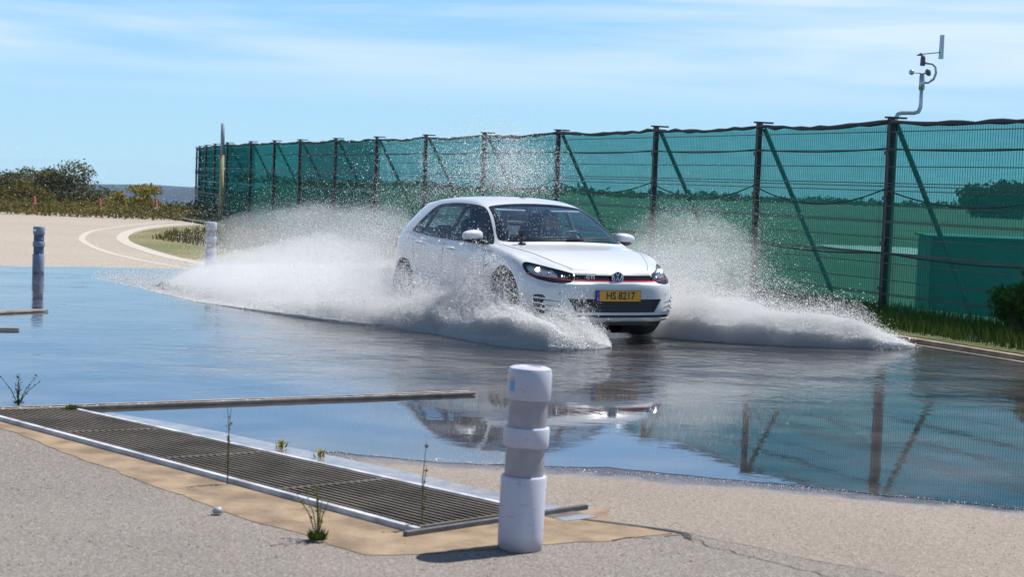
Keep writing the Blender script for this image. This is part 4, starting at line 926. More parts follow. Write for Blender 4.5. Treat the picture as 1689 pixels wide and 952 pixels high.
# front: grille, badge, lower grille, splitter, plate
ug = patch('upper_grille', M['blk'], car, '+x', [(-.50, .640), (.50, .640), (.46, .722), (-.46, .722)], 0, .004, smooth=0, sink=.045)
for (z0, wd, m_, of) in ((.6575, .007, M['red'], .002), (.711, .004, M['grey'], .0)):
    q = [(-.462+.924*i/20, z0) for i in range(21)]; patch('grille_strip', m_, ug, '+x', [(a, b+wd/2) for a, b in q]+[(a, b-wd/2) for a, b in q[::-1]], of, .02, smooth=0)
hx = MB()
for r_ in range(4):
    for k in range(44):
        y = -.455+.0212*k; z = .671+r_*.0105
        if abs(y) < .08: continue
        h, nn = cast('+x', y, z)
        if h is None: continue
        up_ = .005 if (k+r_) % 2 else -.005; hx.box((h.x-.018, y, z+up_*.6), (.010, .016, .0028), Matrix.Rotation(.5*(1 if up_ > 0 else -1), 3, 'X'))
tag(hx.build('honeycomb', M['grey'], ug), kind='stuff')
lg = patch('lower_grille', M['blkm'], car, '+x', [(-.57, .482), (.57, .482), (.48, .325), (-.48, .325)], 0, .004, smooth=0, sink=.05)
hx = MB()
for r_ in range(9):
    for k in range(46):
        y = -.50+.0222*k+(.011 if r_ % 2 else 0); z = .342+r_*.0150; h, nn = cast('+x', y, z)
        if h is None or not inpoly(y, z, LG): continue
        hx.box((h.x-.03, y-.0055, z), (.012, .012, .003), Matrix.Rotation(.5, 3, 'X')); hx.box((h.x-.03, y+.0055, z), (.012, .012, .003), Matrix.Rotation(-.5, 3, 'X'))
tag(hx.build('honeycomb', M['grey'], lg), kind='stuff')
q = [(-.70+1.40*i/24, .295) for i in range(25)]
patch('splitter', M['blk'], car, '+x', [(a, b+.014) for a, b in q]+[(a, b-.010) for a, b in q[::-1]], .004, .01, smooth=0)
patch('lower_lip', M['paint'], car, '+x', [(a, b-.014) for a, b in q]+[(a, b-.040) for a, b in q[::-1]], .018, .022, smooth=0)
def front_x(y, z): h, n_ = cast('+x', y, z); return h.x if h is not None else .8
# number plate
pl = MB(); PX = front_x(0, .52)+.012; pl.box((PX, 0, .505), (.012, .530, .118)); pl = pl.build('number_plate', M['blkm'], car, bevel=.003)
MB().box((PX+.0075, .018, .505), (.003, .480, .106)).build('plate_face', M['plate'], pl); MB().box((PX+.0078, -.241, .505), (.003, .036, .106)).build('plate_band', M['plate_blue'], pl)
def text(name, txt, size, loc, m, parent, sx=1, ext=.001, bold=0.0, rot=(R(90), 0, R(90))):
    cu = bpy.data.curves.new('t', 'FONT'); cu.body = txt; cu.size = size; cu.extrude = ext; cu.align_x = 'CENTER'; cu.align_y = 'CENTER'; cu.offset = bold; cu.resolution_u = 4
    o = bpy.data.objects.new('t', cu); C.objects.link(o); bpy.context.view_layer.update(); g_ = bpy.context.evaluated_depsgraph_get()
    me = bpy.data.meshes.new_from_object(o.evaluated_get(g_)); bpy.data.objects.remove(o); me.name = name
    me.transform(Matrix.Diagonal((sx, 1, 1, 1))); me.materials.clear()
    t_ = link(name, me, m, parent); t_.location = loc; t_.rotation_euler = rot; return t_
text('plate_lettering', 'HS 8217', .108, (PX+.0098, .020, .505), M['ink'], pl, .90, .0008, .0022)
text('band_letter', 'L', .034, (PX+.0100, -.241, .478), M['badge'], pl, 1, .0006, .0008)
st_ = MB()
for k in range(12):
    a = 2*pi*k/12; st_.box((PX+.0100, -.241+.011*cos(a), .528+.011*sin(a)), (.0008, .003, .003))
st_.build('band_stars', M['plate'], pl)
# round badge in the grille
BX = front_x(0, .69)+.012; bc = (BX, 0, .690)
bd = MB().lathe([(.001, 0), (.062, 0), (.064, .004), (.001, .005)][::1], 40, (BX-.006, 0, .690), 'X').build('badge', M['badge_blue'], car, smooth=False)
rg = MB(); rg.tube([Vector((BX+.004, .0615*cos(t_), .690+.0615*sin(t_))) for t_ in np.linspace(0, 2*pi, 41)], .0065, 8, caps=False); rg.build('badge_ring', M['badge'], bd, smooth=True)
def strokes(name, segs, wd):
    mb = MB()
    for (a, b) in segs: mb.beam((BX+.003, a[0], .690+a[1]), (BX+.003, b[0], .690+b[1]), .006, wd, up=(0, 0, 1)) if False else mb.tube([(BX+.003, a[0], .690+a[1]), (BX+.003, b[0], .690+b[1])], wd/2, 8)
    return mb.build(name, M['badge'], bd, smooth=True)
strokes('badge_strokes', [((-.022, .053), (-.0015, .008)), ((.022, .053), (.0015, .008)), ((-.050, .028), (-.024, -.046)), ((-.024, -.046), (-.002, .000)), ((.002, .000), (.024, -.046)), ((.024, -.046), (.050, .028))], .0105)
text('grille_badge', 'GTI', .044, (front_x(-.30, .685)+.003, -.30, .687), M['badge'], ug, 1.35, .004, .0012, (R(90), 0, R(90-13)))
# roof details
MB().tube([(-2.55, 0, 1.40), (-2.62, 0, 1.455)], [.012, .004], 8).build('roof_aerial', M['blkm'], car); 
hz_ = cast('+z', -1.5, 0)[0].z; MB().box((-1.4, .02, hz_+.006), (.07, .05, .012)).build('roof_clip', M['blkm'], car, bevel=.003)
patch('spoiler', M['paint'], car, '+z', [(-2.86, -.50), (-2.86, .50), (-2.97, .46), (-2.97, -.46)], .010, .02)
# wipers
for (a, b) in (((-.34, -.02), (-.62, .60)), ((-.36, -.62), (-.60, .05))):
    def onws(y, t_): h, n_ = cast('+x', y, t_); return h+n_*.014
    wp = MB(); wp.tube([onws(a[1], 1.012), onws((a[1]+b[1])/2, 1.028), onws(b[1], 1.036)], [.010, .008, .006], 6); wp.build('wiper', M['blkm'], car, smooth=True)
# underbody, wheels
MB().box((-1.3, 0, .235), (3.6, 1.22, .12)).build('underbody', M['blkm'], car)
for wx in (0, -2.631):
    for s in (-1, 1):
        cy = s*.775; al = MB(); al.lathe([(.34, -.12*s), (.36, -.0*s)], 40, (wx, s*.70, .335), 'Y', cap=False)
        wh = MB(); wh.lathe([(.225, -.11), (.295, -.112), (.312, -.095), (.317, -.05), (.318, 0), (.317, .05), (.312, .095), (.295, .112), (.225, .11)], 48, (0, 0, 0), 'Y', cap=False)
        wr = wh.build('wheel', M['rubber'], car, smooth=True); wr.location = (wx, cy, .345 if wx == 0 else .322); wr.rotation_euler = (0, .7 if wx == 0 else .2, (.0 if wx else 0))
        rm = MB(); rm.lathe([(.228, -.10*s), (.215, -.07*s), (.205, .02*s), (.222, .098*s), (.228, .106*s), (.230, .10*s)], 48, (0, 0, 0), 'Y', cap=False)
        rm.lathe([(.05, .07*s), (.045, .085*s), (.001, .088*s)], 20, (0, 0, 0), 'Y', cap=False)
        for k in range(5):
            a = 2*pi*k/5
            for da in (-.17, .17): rm.tube([(cos(a)*.04, .075*s, sin(a)*.04), (cos(a+da)*.215, .088*s, sin(a+da)*.215)], [.020, .014], 6)
        rm.build('rim', M['alloy'], wr)
        MB().lathe([(.001, .02*s), (.150, .02*s), (.150, .0)], 32, (0, 0, 0), 'Y').build('brake_disc', M['grey'], wr)
        # dark wheel housing
        MB().lathe([(.36, .45*s), (.36, .868*s)], 32, (wx, 0, .405 if wx == 0 else .345), 'Y', cap=False).build('wheel_housing', M['blkm'], car, smooth=True)
# interior
cb_ = MB(); cb_.box((-1.7, 0, .50), (2.3, 1.40, .10)); cb_.build('cabin_floor', M['seat'], car)
ds = MB(); ds.box((-.66, 0, .86), (.36, 1.36, .20)); ds.build('dashboard', M['dash'], car, bevel=.06)
MB().box((-1.6, .76, .74), (1.9, .06, .42)).build('door_lining', M['seat'], car, bevel=.02); MB().box((-1.6, -.76, .74), (1.9, .06, .42)).build('door_lining', M['seat'], car, bevel=.02)
MB().box((-1.9, 0, 1.385), (1.2, .96, .02)).build('headliner', M['liner'], car, bevel=.006)
for sx_, sy_ in ((-1.45, -.37), (-1.45, .37), (-2.35, -.38), (-2.35, .38)):
    mb = MB(); mb.box((sx_+.18, sy_, .62), (.50, .48, .16)); mb.box((sx_-.13, sy_, .90 if sx_ > -2 else .80), (.14, .48, .58 if sx_ > -2 else .38), Matrix.Rotation(-.25, 3, 'Y')); se = mb.build('seat', M['seat'], car, bevel=.045)
    MB().box((sx_-.22, sy_, 1.235 if sx_ > -2 else 1.04), (.09, .25, .17 if sx_ > -2 else .09), Matrix.Rotation(-.12, 3, 'Y')).build('headrest', M['seat'], se, bevel=.035)
swc = Vector((-.93, .37, .93)); ax_ = Vector((-.86, 0, .42)).normalized(); e1 = Vector((0, 1, 0)); e2 = ax_.cross(e1)
sw = MB(); sw.tube([swc+(e1*cos(t_)+e2*sin(t_))*.185 for t_ in np.linspace(0, 2*pi, 33)], .014, 8, caps=False)
for t_ in (0, pi, -pi/2 if e2.z > 0 else pi/2): sw.tube([swc, swc+(e1*cos(t_)+e2*sin(t_))*.185], .014, 6)
sw.tube([swc-ax_*.03, swc+ax_*.01], .06, 12); sw.build('steering_wheel', M['grey'], car, smooth=True)
MB().box((-1.02, 0, 1.315), (.02, .20, .055)).build('inner_mirror', M['grey'], car, bevel=.01)
mb = MB(); mb.box((-1.02, .34, 1.33), (.13, .36, .014), Matrix.Rotation(.35, 3, 'Y')); mb.build('sun_visor', M['liner'], car, bevel=.004)
mb = MB(); mb.box((-1.02, -.34, 1.33), (.13, .36, .014), Matrix.Rotation(.35, 3, 'Y')); mb.build('sun_visor', M['liner'], car, bevel=.004)

# driver (sits low in the seat)
drv = thing('person', 'driver behind the windscreen in dark clothes with both hands on the steering wheel', 'person', (.69, 17.95, 0), TH-pi/2)
def skin(name, vs_, es_, rad, m, parent, sub=2):
    me = bpy.data.meshes.new(name); me.from_pydata(vs_, es_, []); o = bpy.data.objects.new(name, me); C.objects.link(o)
    md = o.modifiers.new('s', 'SKIN'); md.use_smooth_shade = True
    for i, r_ in enumerate(rad): me.skin_vertices[0].data[i].radius = (r_, r_)
    me.skin_vertices[0].data[0].use_root = True
    ms = o.modifiers.new('u', 'SUBSURF'); ms.levels = sub; bpy.context.view_layer.update()
    nm_ = bpy.data.meshes.new_from_object(o.evaluated_get(bpy.context.evaluated_depsgraph_get())); bpy.data.objects.remove(o); nm_.name = name; nm_.materials.clear()
    return link(name, nm_, m, parent, True)
hL = swc+(e1*.17+e2*.06); hR = swc+(-e1*.17+e2*.06)
DZ = -.13
V_ = [(-1.44, .37, .72), (-1.47, .37, .90), (-1.48, .37, 1.08), (-1.46, .37, 1.17), (-1.43, .37, 1.24),
      (-1.45, .55, 1.10), (-1.22, .60, .90), tuple(hL-Vector((.05, 0, 0))), (-1.45, .19, 1.10), (-1.22, .14, .90), tuple(hR-Vector((.05, 0, 0))),
      (-1.10, .46, .70), (-.80, .46, .52), (-1.10, .28, .70), (-.80, .28, .52)]
E_ = [(0, 1), (1, 2), (2, 3), (3, 4), (2, 5), (5, 6), (6, 7), (2, 8), (8, 9), (9, 10), (0, 11), (11, 12), (0, 13), (13, 14)]
V_ = [(a, b, c+(DZ if i in (0, 1, 2, 3, 4, 5, 8) else 0)) for i, (a, b, c) in enumerate(V_)]
skin('body', V_, E_, [.15, .14, .14, .065, .055, .065, .048, .030, .065, .048, .030, .085, .06, .085, .06], M['shirt'], drv)
hd = MB(); hv = []
for i in range(17):
    ph = pi*i/16
    for j in range(24):
        t_ = 2*pi*j/24; x = sin(ph)*cos(t_); y = sin(ph)*sin(t_); z = cos(ph); fx = .098*x; 
        if x > 0: fx += .022*math.exp(-((y/.22)**2+((z+.12)/.22)**2))+.008*math.exp(-((y/.4)**2+((z+.5)/.12)**2))-.008*math.exp(-(((abs(y)-.42)/.2)**2+((z-.08)/.15)**2))
        hv.append((-1.40+fx, .37+.076*y*(1-.16*max(0, -z)), 1.335+DZ+.118*z))
hd.add(hv, [(i*24+j, i*24+(j+1) % 24, (i+1)*24+(j+1) % 24, (i+1)*24+j) for i in range(16) for j in range(24)]); head = hd.build('head', M['skin'], drv, smooth=True)
MB().add([(-1.405+(x+1.405)*1.09-.012, .37+(y-.37)*1.09, 1.335+DZ+(z-1.335-DZ)*1.08+.008) for x, y, z in hv], [f for f in hd.f if sum(hv[k][2] for k in f)/4 > 1.375+DZ or (sum(hv[k][0] for k in f)/4 < -1.42 and sum(hv[k][2] for k in f)/4 > 1.27+DZ)]).build('hair', M['hair'], head, smooth=True)
for s in (-1, 1):
    MB().lathe([(.001, -.004), (.011, -.001), (.013, .004), (.001, .007)], 12, (-1.318, .37+s*.030, 1.345+DZ), 'X').build('eye', M['grey'], head)
    MB().lathe([(.001, -.01), (.020, -.004), (.026, .004), (.001, .008)], 12, (-1.405, .37+s*.078, 1.33+DZ), 'Y').build('ear', M['skin'], head)
for h_, s in ((hL, 1), (hR, -1)):
    hb = MB(); hb.tube([h_-Vector((.07, 0, .01)), h_-Vector((.03, 0, 0)), h_-Vector((.005, 0, -.01))], [.026, .036, .030], 10)
    for k in range(4):
        o_ = e2*(.012-.020*k)-Vector((0, 0, .0)); hb.tube([h_+o_, h_+o_+ax_*-.028+e1*(s*.004), h_+o_+ax_*-.030+e1*(-s*.022), h_+o_+ax_*-.008-e1*(s*.028)], [.009, .0085, .008, .006], 6)
    hb.tube([h_-Vector((.03, s*.02, 0)), h_+e2*.03-e1*(s*.02), h_+e2*.045-e1*(s*.012)], [.011, .010, .007], 6)
    hb.build('hand', M['skin'], drv, smooth=True)
# device with a dark band on the dashboard behind the glass, camera on a suction mount outside
def loc(x, y, z): return (.69+x*sin(TH)+y*cos(TH), 17.95-x*cos(TH)+y*sin(TH), z)
dv = thing('display_box', 'white box with a dark red-lettered band standing on the dashboard behind the windscreen', 'box', loc(-.82, -.36, 0), TH-pi/2)
MB().add([(-.03, -.085, 1.20), (-.03, .085, 1.20), (-.03, .055, 1.05), (-.03, -.055, 1.05), (.0, -.085, 1.20), (.0, .085, 1.20), (.0, .055, 1.05), (.0, -.055, 1.05)], [(0, 1, 2, 3), (7, 6, 5, 4), (0, 4, 5, 1), (1, 5, 6, 2), (2, 6, 7, 3), (3, 7, 4, 0)]).build('box_body', M['line'], dv, bevel=.004)
MB().box((.003, 0, 1.165), (.003, .145, .030)).build('band', M['blk'], dv)
lt = MB()
for k in range(9): lt.box((.006, -.055+.0135*k, 1.165), (.002, .008, .012 if k % 3 else .007))
lt.build('band_marks', M['red'], dv)
MB().box((-.015, 0, 1.0), (.03, .03, .10)).build('stand', M['grey'], dv)
cm_ = thing('action_camera', 'small black camera on a suction mount stuck on the bonnet edge below the windscreen', 'camera', loc(-.22, -.56, 0), TH-pi/2)
zc = cast('+z', -.22, -.56)[0].z
MB().lathe([(.040, 0), (.042, .008), (.030, .020), (.014, .032), (.012, .040)], 20, (0, 0, zc)).build('suction_cup', M['blkm'], cm_, smooth=True)
mb = MB(); mb.tube([(0, 0, zc+.035), (.0, .0, zc+.065), (-.01, -.015, zc+.10)], .012, 8); mb.tube([(0, -.03, zc+.065), (0, .03, zc+.065)], .012, 8); mb.tube([(-.01, -.035, zc+.10), (-.01, .01, zc+.10)], .009, 8); mb.build('arm', M['blkm'], cm_, smooth=True)
mb = MB(); mb.box((-.01, -.01, zc+.128), (.032, .060, .042)); ac = mb.build('camera_body', M['blkm'], cm_, bevel=.005)
MB().lathe([(.012, 0), (.012, .008), (.001, .009)], 16, (-.026, .008, zc+.13), 'X').build('camera_lens', M['blk'], ac)

# ------------------------------------------------------------------ spray
def watermist():
    m = bpy.data.materials.new('spray_droplet'); m.use_nodes = True; n = m.node_tree.nodes; l = m.node_tree.links; n.clear()
    o = n.new('ShaderNodeOutputMaterial'); d = n.new('ShaderNodeBsdfDiffuse'); d.inputs[0].default_value = (.99, .993, 1, 1)
    t_ = n.new('ShaderNodeBsdfTranslucent'); t_.inputs[0].default_value = (.99, .993, 1, 1); x = n.new('ShaderNodeMixShader'); x.inputs[0].default_value = .6
    l.new(d.outputs[0], x.inputs[1]); l.new(t_.outputs[0], x.inputs[2]); l.new(x.outputs[0], o.inputs[0]); return m
M['spray'] = watermist()
TET = np.array([(1, 1, 1), (1, -1, -1), (-1, 1, -1), (-1, -1, 1)])/math.sqrt(3); TF = np.array([(0, 1, 2), (0, 3, 1), (0, 2, 3), (1, 3, 2)])
def droplets(name, pos, size, m, seed=1):
    r_ = np.random.default_rng(seed); n = len(pos); q = r_.normal(size=(n, 4)); q /= np.linalg.norm(q, axis=1)[:, None]; w_, x, y, z = q.T
    Rm = np.stack([1-2*(y*y+z*z), 2*(x*y-z*w_), 2*(x*z+y*w_), 2*(x*y+z*w_), 1-2*(x*x+z*z), 2*(y*z-x*w_), 2*(x*z-y*w_), 2*(y*z+x*w_), 1-2*(x*x+y*y)], 1).reshape(-1, 3, 3)
    V = pos[:, None, :]+np.einsum('nij,kj->nki', Rm, TET)*size[:, None, None]; F = (np.arange(n)[:, None, None]*4+TF[None]).reshape(-1, 3)
    me = bpy.data.meshes.new(name); V = V.reshape(-1, 3).astype(np.float32)
    me.vertices.add(len(V)); me.vertices.foreach_set('co', V.ravel()); me.loops.add(F.size); me.loops.foreach_set('vertex_index', F.astype(np.int32).ravel())
    me.polygons.add(len(F)); me.polygons.foreach_set('loop_start', np.arange(0, F.size, 3, dtype=np.int32)); me.update(calc_edges=True)
    return link(name, me, m)
def fbm(p, sc, seed, octs=4):       # cheap value-like turbulence from rotated sines
    r_ = np.random.default_rng(seed); v = np.zeros(len(p)); a = 1; tot = 0
    for o in range(octs):
        for k in range(3):
            d = r_.normal(size=3); d /= np.linalg.norm(d); e = r_.normal(size=3); e /= np.linalg.norm(e)
            v += a*np.sin(p@d*sc*2*pi+r_.uniform(0, 6.28)+1.3*np.sin(p@e*sc*3.7+r_.uniform(0, 6.28)))/3
        tot += a; a *= .55; sc *= 2.1
    return v/tot
def lerpcurve(pts, t):
    pts = np.array(pts, float); d = np.r_[0, np.cumsum(np.linalg.norm(np.diff(pts[:, :2], axis=0), axis=1))]; d /= d[-1]
    return np.stack([np.interp(t, d, pts[:, i]) for i in range(pts.shape[1])], 1)
fw2 = np.array([sin(TH), -cos(TH)]); lf2 = np.array([cos(TH), sin(TH)])
def carloc(p): q = p[:, :2]-np.array([.69, 17.95]); return q@fw2, q@lf2
def outside(p, mg=.04):
    a, b = carloc(p); z = p[:, 2]; low = (a < .88) & (a > -3.4) & (abs(b) < .93) & (z > .15) & (z < 1.0); cabin = (a < -.2) & (a > -3.1) & (abs(b) < .80) & (z >= 1.0) & (z < 1.5)
    return ~(low | cabin)
# columns: x, y (outer edge of the wake on the water), inner x, inner y, height at the inner side, low bank height, relative amount
def LCc(px, py, inner, h, hb, w_): o_ = G(px, py); return (*o_, *inner, h, hb, w_)
LC = [LCc(1008, 575, (1.02, 17.03), .03, .03, .1), LCc(985, 577, (.90, 17.0), .20, .16, .9), LCc(955, 579, (.72, 16.98), .38, .32, 1.7), LCc(905, 580, (.42, 17.02), .50, .42, 2.4), LCc(850, 575, (.10, 17.16), .60, .46, 2.6), LCc(790, 566, (-.14, 17.50), .72, .46, 2.4), LCc(722, 553, (-.48, 18.18), .68, .42, 1.9),
      LCc(640, 541, (-.95, 19.10), .72, .38, 1.5), LCc(560, 534, (-1.45, 20.1), .92, .32, 1.3), LCc(473, 521, (-1.75, 21.5), 1.05, .24, 1.0), LCc(400, 510, (-2.5, 23.8), 1.12, .17, .8), LCc(320, 498, (-3.8, 26.4), .70, .11, .36), LCc(240, 478, (-5.2, 28.3), .24, .06, .09), LCc(150, 458, (-6.8, 28.4), .10, .05, .012)]
SDIR = np.array([-.45, .72, .42]); SDIR /= np.linalg.norm(SDIR)
def streak(p, sc, seed, octs=5, along=.22, d=SDIR): a = p@d; return fbm(p-np.outer(a, d)*(1-along), sc, seed, octs)
def left_wake(n, seed, mode):
    r_ = np.random.default_rng(seed); T = np.linspace(0, 1, 400); C_ = lerpcurve(LC, T); wgt = C_[:, 6]/C_[:, 6].sum(); t = np.interp(r_.random(n), np.r_[0, np.cumsum(wgt)][:-1], T)
    c = lerpcurve(LC, t); w_ = r_.random(n)
    if mode == 'bank': w_ = r_.random(n)**1.5*.75; h = c[:, 5]*(.45+.9*w_)*np.minimum(1, w_*9+.25); z = h*r_.random(n)**1.15
    else: w_ = r_.random(n)**.8; h = c[:, 4]*(.35+.75*w_); z = h*np.abs(r_.normal(0, .5, n))
    x = c[:, 0]*(1-w_)+c[:, 2]*w_; y = c[:, 1]*(1-w_)+c[:, 3]*w_
    p = np.stack([x, y, z], 1); k = .6*streak(p, 1.5, 5)+.6*fbm(p, .8, 6, 4)
    lim = h*(1.0+.55*k); p[:, 2] *= np.clip(1.0+.6*k, .3, 1.6); keep = (r_.random(n) < np.clip(.66+1.0*k+(.3 if mode == 'bank' else 0), .12 if mode == 'veil' else .35, 1))
    return p[keep]
RC = [(1.35, 18.45, .50, .28, .9), (1.75, 18.15, .72, .40, 1.3), (2.3, 17.85, .68, .40, 1.2), (2.9, 17.75, .58, .34, 1.1), (3.4, 17.70, .42, .30, 1.0), (3.8, 17.75, .28, .24, .9), (4.12, 17.95, .13, .12, .55), (4.35, 18.15, .05, .05, .15)]
def right_wake(n, seed, mode):
    r_ = np.random.default_rng(seed); T = np.linspace(0, 1, 400); C_ = lerpcurve(RC, T); wgt = C_[:, 4]/C_[:, 4].sum(); t = np.interp(r_.random(n), np.r_[0, np.cumsum(wgt)][:-1], T); c = lerpcurve(RC, t)
    dep = r_.random(n)**1.3; x = c[:, 0]-dep*.25; y = c[:, 1]+dep*(1.5*(1-t)+.45)
    h = (c[:, 2] if mode == 'veil' else c[:, 3])*(.45+.55*np.minimum(1, dep*4+.2)); z = h*(r_.random(n)**(1.1 if mode == 'bank' else .9)) if mode == 'bank' else h*np.minimum(1.35, np.abs(r_.normal(0, .55, n)))
    p = np.stack([x, y, z], 1); k = .7*streak(p, 1.6, 9, 5, .22, np.array([.80, -.1, .59]))+.5*fbm(p, 1.1, 9, 5); p[:, 2] *= np.clip(1+.45*k, .4, 1.5)
    keep = r_.random(n) < np.clip(.66+1.1*k+(.2 if mode == 'bank' else 0), .08, 1); return p[keep]
def cloud(n, c, sg, seed, sc=1.2, cut=0, tilt=0):
    r_ = np.random.default_rng(seed); p = r_.normal(size=(n, 3))*np.array(sg); p[:, 2] += p[:, 0]*tilt; p += np.array(c); k = fbm(p, sc, seed, 5); return p[(r_.random(n) < np.clip(.4+1.5*k-cut, .02, 1)) & (p[:, 2] > .02)]
def sizes(n, a, b, seed): r_ = np.random.default_rng(seed); return np.clip(a*np.exp(r_.normal(0, b, n)), .0012, .02)
def emit(name, label, cat, sets):
    P_ = []; S_ = []
    for i, (p, a, b) in enumerate(sets): p = p[outside(p)]; P_.append(p); S_.append(sizes(len(p), a, b, i+40))
    o = droplets(name, np.concatenate(P_), np.concatenate(S_), M['spray'], len(name)); tag(o, kind='stuff'); return o
def volmat(name, dens, col=(.998, .999, 1.0)):
    m = bpy.data.materials.new(name); m.use_nodes = True; n = m.node_tree.nodes; n.clear(); o = n.new('ShaderNodeOutputMaterial')
    v = n.new('ShaderNodeVolumePrincipled'); v.inputs['Color'].default_value = (*col, 1); v.inputs['Density'].default_value = dens; v.inputs['Anisotropy'].default_value = .45
    m.node_tree.links.new(v.outputs[0], o.inputs['Volume']); return m
def hull(name, secs, dens, seed, nz=.25, K_=70, J_=26):      # closed lofted body of mist; secs: rows of closed 3-D outlines
    secs = np.array(secs, float); n0, k0 = secs.shape[:2]
    t = np.linspace(0, n0-1, K_); a = np.clip(t.astype(int), 0, n0-2); f = (t-a)[:, None, None]; f = f*f*(3-2*f)*.5+f*.5; rows = secs[a]*(1-f)+secs[a+1]*f
    u = np.linspace(0, k0, J_, endpoint=False); b = u.astype(int) % k0; g_ = (u-u.astype(int))[None, :, None]; rows = rows[:, b]*(1-g_)+rows[:, (b+1) % k0]*g_
    cen = rows.mean(1, keepdims=True); V = rows.reshape(-1, 3); k = fbm(V, 1.3, seed, 4)[:, None]; cc_ = np.repeat(cen, J_, 1).reshape(-1, 3)
    V = cc_+(V-cc_)*(1+nz*k); V[:, 2] = np.maximum(V[:, 2], .014)
    F = [(i*J_+j, i*J_+(j+1) % J_, (i+1)*J_+(j+1) % J_, (i+1)*J_+j) for i in range(K_-1) for j in range(J_)]+[tuple(range(J_))[::-1], tuple((K_-1)*J_+j for j in range(J_))]
    me = bpy.data.meshes.new(name); me.from_pydata([tuple(p) for p in V], [], F); bm = bmesh.new(); bm.from_mesh(me); bmesh.ops.triangulate(bm, faces=bm.faces)
    if bm.calc_volume(signed=True) < 0: bmesh.ops.reverse_faces(bm, faces=bm.faces)
    bm.to_mesh(me); bm.free()
    o = link(name, me, volmat(name, dens)); tag(o, kind='stuff'); return o
def lsec(hs, ws, hi=4):
    r = []
    for c in (LC[:-1] if len(LC) > 10 else LC):
        o_, i_ = np.array(c[:2]), np.array(c[2:4]); m_ = (o_+i_)/2; o2 = m_+(o_-m_)*ws; i2 = m_+(i_-m_)*ws; h = c[hi]*hs
        P = lambda q, z: (o2[0]*(1-q)+i2[0]*q, o2[1]*(1-q)+i2[1]*q, z)
        r.append([P(0, .015), P(.12, .16*h), P(.35, .45*h), P(.65, .85*h), P(.9, h), P(1.05, .75*h), P(1.08, .3*h), P(1.0, .015), P(.5, .015)])
    return r
def rsec(hs, ds, hi=2):
    r = []
    for i, c in enumerate(RC):
        h = c[hi]*hs; t = i/(len(RC)-1); D = (1.3*(1-t)+.35)*ds
        P = lambda q, z: (c[0]-q*.2, c[1]+q*D, z)
        r.append([P(0, .015), P(.06, .45*h), P(.22, .85*h), P(.5, h), P(.8, .8*h), P(1, .3*h), P(1, .015), P(.5, .015)])
    return r
hull('mist_left_outer', lsec(.8, .98), .26, 3, .22); hull('mist_left_middle', lsec(.40, .9), .6, 4, .22); hull('mist_left_core', lsec(.7, .8, 5), 2.2, 5, .22)
_L = LC; LC = [(*c[:2], c[0]*.5+c[2]*.5, c[1]*.5+c[3]*.5, q, q, 0) for c, q in zip(LC[:9], (.02, .10, .22, .30, .36, .36, .30, .20, .06))]
hull('foam_left', lsec(.9, .9), 6, 15, .25, 90); LC = _L
_R = RC; RC = [(1.45, 18.2, .26, .28, .9), (1.75, 18.05, .36, .40, 1.3), (2.3, 17.80, .34, .40, 1.2), (2.9, 17.70, .27, .34, 1.1), (3.5, 17.70, .22, .30, 1.0), (3.9, 17.80, .14, .24, .9), (4.2, 18.0, .04, .12, .55)]
hull('foam_right', rsec(.9, .55), 4, 16, .25, 90); RC = _R
hull('mist_right_outer', rsec(.85, 1), .35, 6); hull('mist_right_middle', rsec(.55, .8), .6, 7); hull('mist_right_core', rsec(.7, .6, 3), 2, 8)
S.cycles.volume_bounces = 14; S.cycles.max_bounces = 16
emit('spray_left', '', '', [(left_wake(560000, 1, 'bank'), .0034, .45), (left_wake(650000, 2, 'veil'), .0026, .45), (left_wake(60000, 3, 'veil')*np.array([1, 1, 1.45]), .0032, .5)])
emit('spray_right', '', '', [(right_wake(480000, 4, 'bank'), .0034, .45), (right_wake(420000, 5, 'veil'), .0026, .45), (right_wake(6000, 6, 'veil')*np.array([1.02, 1, 1.25]), .005, .4)])
emit('mist_droplets', '', '', [
 (cloud(70000, (-.10, 21.2, 1.80), (.34, .4, .26), 21, 1.6, .1, -.15), .0029, .5),
 (cloud(30000, (-.75, 21.4, 1.55), (.55, .4, .28), 26, 1.3, .1, -.2), .0028, .5),
 (cloud(90000, (2.25, 20.2, .90), (.50, .5, .32), 22, .9, .0), .0023, .4),
 (cloud(120000, (-2.0, 21.5, .75), (1.1, .9, .35), 23, .7, .0), .0025, .4),
 (cloud(90000, (-.75, 18.0, .40), (.5, .14, .22), 24, 1.2, .0), .0023, .4),
 (cloud(4000, (-5.5, 24, 1.1), (1.9, 1.6, .6), 25, .5, .0, .0), .004, .4),
])
def sphere_mist(name, c, r, dens, seed, nz=.4):
    K1, K2 = 18, 26; v = [(c[0]+r[0]*sin(pi*i/K1)*cos(2*pi*j/K2), c[1]+r[1]*sin(pi*i/K1)*sin(2*pi*j/K2), c[2]+r[2]*cos(pi*i/K1)) for i in range(1, K1) for j in range(K2)]
    V = np.array(v); k = fbm(V, 1.1, seed, 4)[:, None]; C0 = np.array(c); V = C0+(V-C0)*(1+nz*k)
    F = [(i*K2+j, i*K2+(j+1) % K2, (i+1)*K2+(j+1) % K2, (i+1)*K2+j) for i in range(K1-2) for j in range(K2)]+[tuple(range(K2))[::-1], tuple((K1-2)*K2+j for j in range(K2))]
    me = bpy.data.meshes.new(name); me.from_pydata([tuple(p) for p in V], [], F); bm = bmesh.new(); bm.from_mesh(me); bmesh.ops.triangulate(bm, faces=bm.faces)
    if bm.calc_volume(signed=True) < 0: bmesh.ops.reverse_faces(bm, faces=bm.faces)
    bm.to_mesh(me); bm.free()
    o = link(name, me, volmat(name, dens), smooth=True); tag(o, kind='stuff')
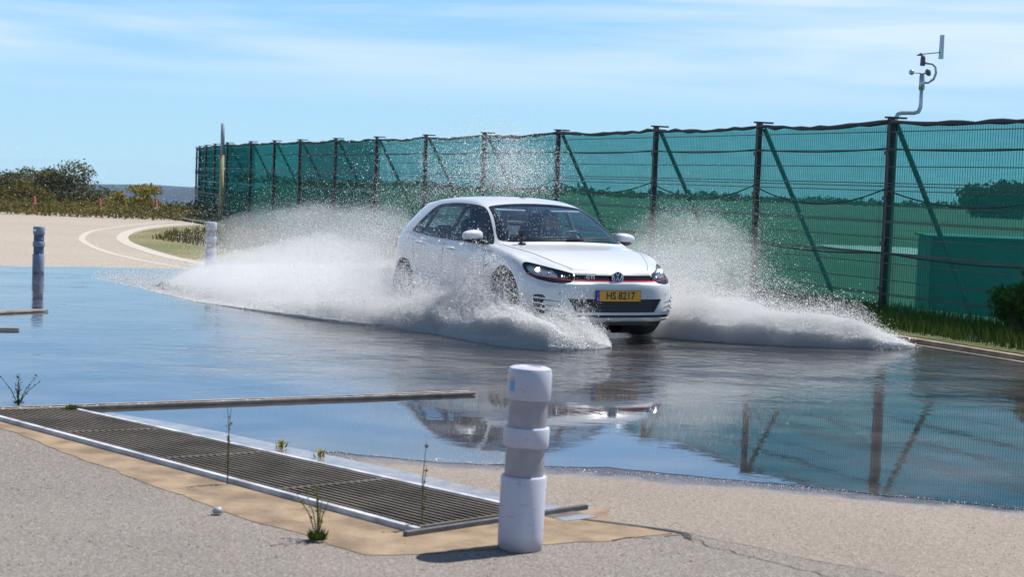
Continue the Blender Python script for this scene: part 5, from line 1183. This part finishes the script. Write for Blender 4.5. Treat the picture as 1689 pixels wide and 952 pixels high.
sphere_mist('mist_trailing', (-2.5, 23.4, .55), (1.9, 2.2, .70), .14, 53); sphere_mist('mist_behind_car', (2.1, 20.3, .75), (.95, .9, .62), .20, 51); sphere_mist('mist_behind_car', (1.9, 20.2, .6), (.7, .7, .42), .25, 52)
# beads of water on the windscreen
r_ = np.random.default_rng(77); mb = MB(); cnt = 0
while cnt < 230:
    y = float(np.clip(r_.normal(-.16, .20), -.6, .5)); z = float(r_.uniform(1.05, 1.35)); h, nn = cast('+x', y, z)
    if h is None: continue
    q = float(r_.uniform(.0022, .0055)); c = h-nn*.001; t1 = Vector((0, 1, 0)); t2 = nn.cross(t1)
    mb.add([c+t1*q, c+t2*q, c-t1*q, c-t2*q, c+nn*q*.8], [(0, 1, 4), (1, 2, 4), (2, 3, 4), (3, 0, 4)]); cnt += 1
o = mb.build('water_beads', M['spray']); o.location = (.69, 17.95, 0); o.rotation_euler = (0, 0, TH-pi/2); tag(o, kind='stuff')

hb_ = MB()
hb_.box((0, 1400, -25), (5000, 3200, 76)); ho = hb_.build('haze', None)
hm_ = bpy.data.materials.new('haze'); hm_.use_nodes = True; n_ = hm_.node_tree.nodes; n_.clear(); oo = n_.new('ShaderNodeOutputMaterial'); vv = n_.new('ShaderNodeVolumePrincipled')
vv.inputs['Color'].default_value = (.62, .80, 1, 1); vv.inputs['Density'].default_value = .00012; vv.inputs['Anisotropy'].default_value = .0; hm_.node_tree.links.new(vv.outputs[0], oo.inputs['Volume'])
ho.data.materials.append(hm_); tag(ho, kind='stuff')

# loose grit on the near pavement and pale grains painted as glints along the water's edge
r_ = np.random.default_rng(5); gx = r_.uniform(-4, 4, 2600); gy = r_.uniform(5.2, 9.3, 2600); gz = np.full(2600, .002)
ok = gy < 9.0-.30*gx
o = droplets('loose_grit', np.stack([gx, gy, gz], 1)[ok], r_.uniform(.002, .0065, ok.sum()), M['kerb'], 8); tag(o, kind='stuff')
gx = r_.uniform(-1.2, 3.6, 900); k2, k1, k0 = np.polyfit([-1.29, -.46, .58, 1.40, 2.7, 3.6], [9.86, 9.57, 9.60, 9.28, 8.75, 8.45], 2)
gy = k2*gx*gx+k1*gx+k0-np.abs(r_.normal(.04, .09, 900)); o = droplets('glint_grains', np.stack([gx, gy, np.full(900, .004)], 1), r_.uniform(.0015, .0045, 900), M['drop'], 9); tag(o, kind='stuff')
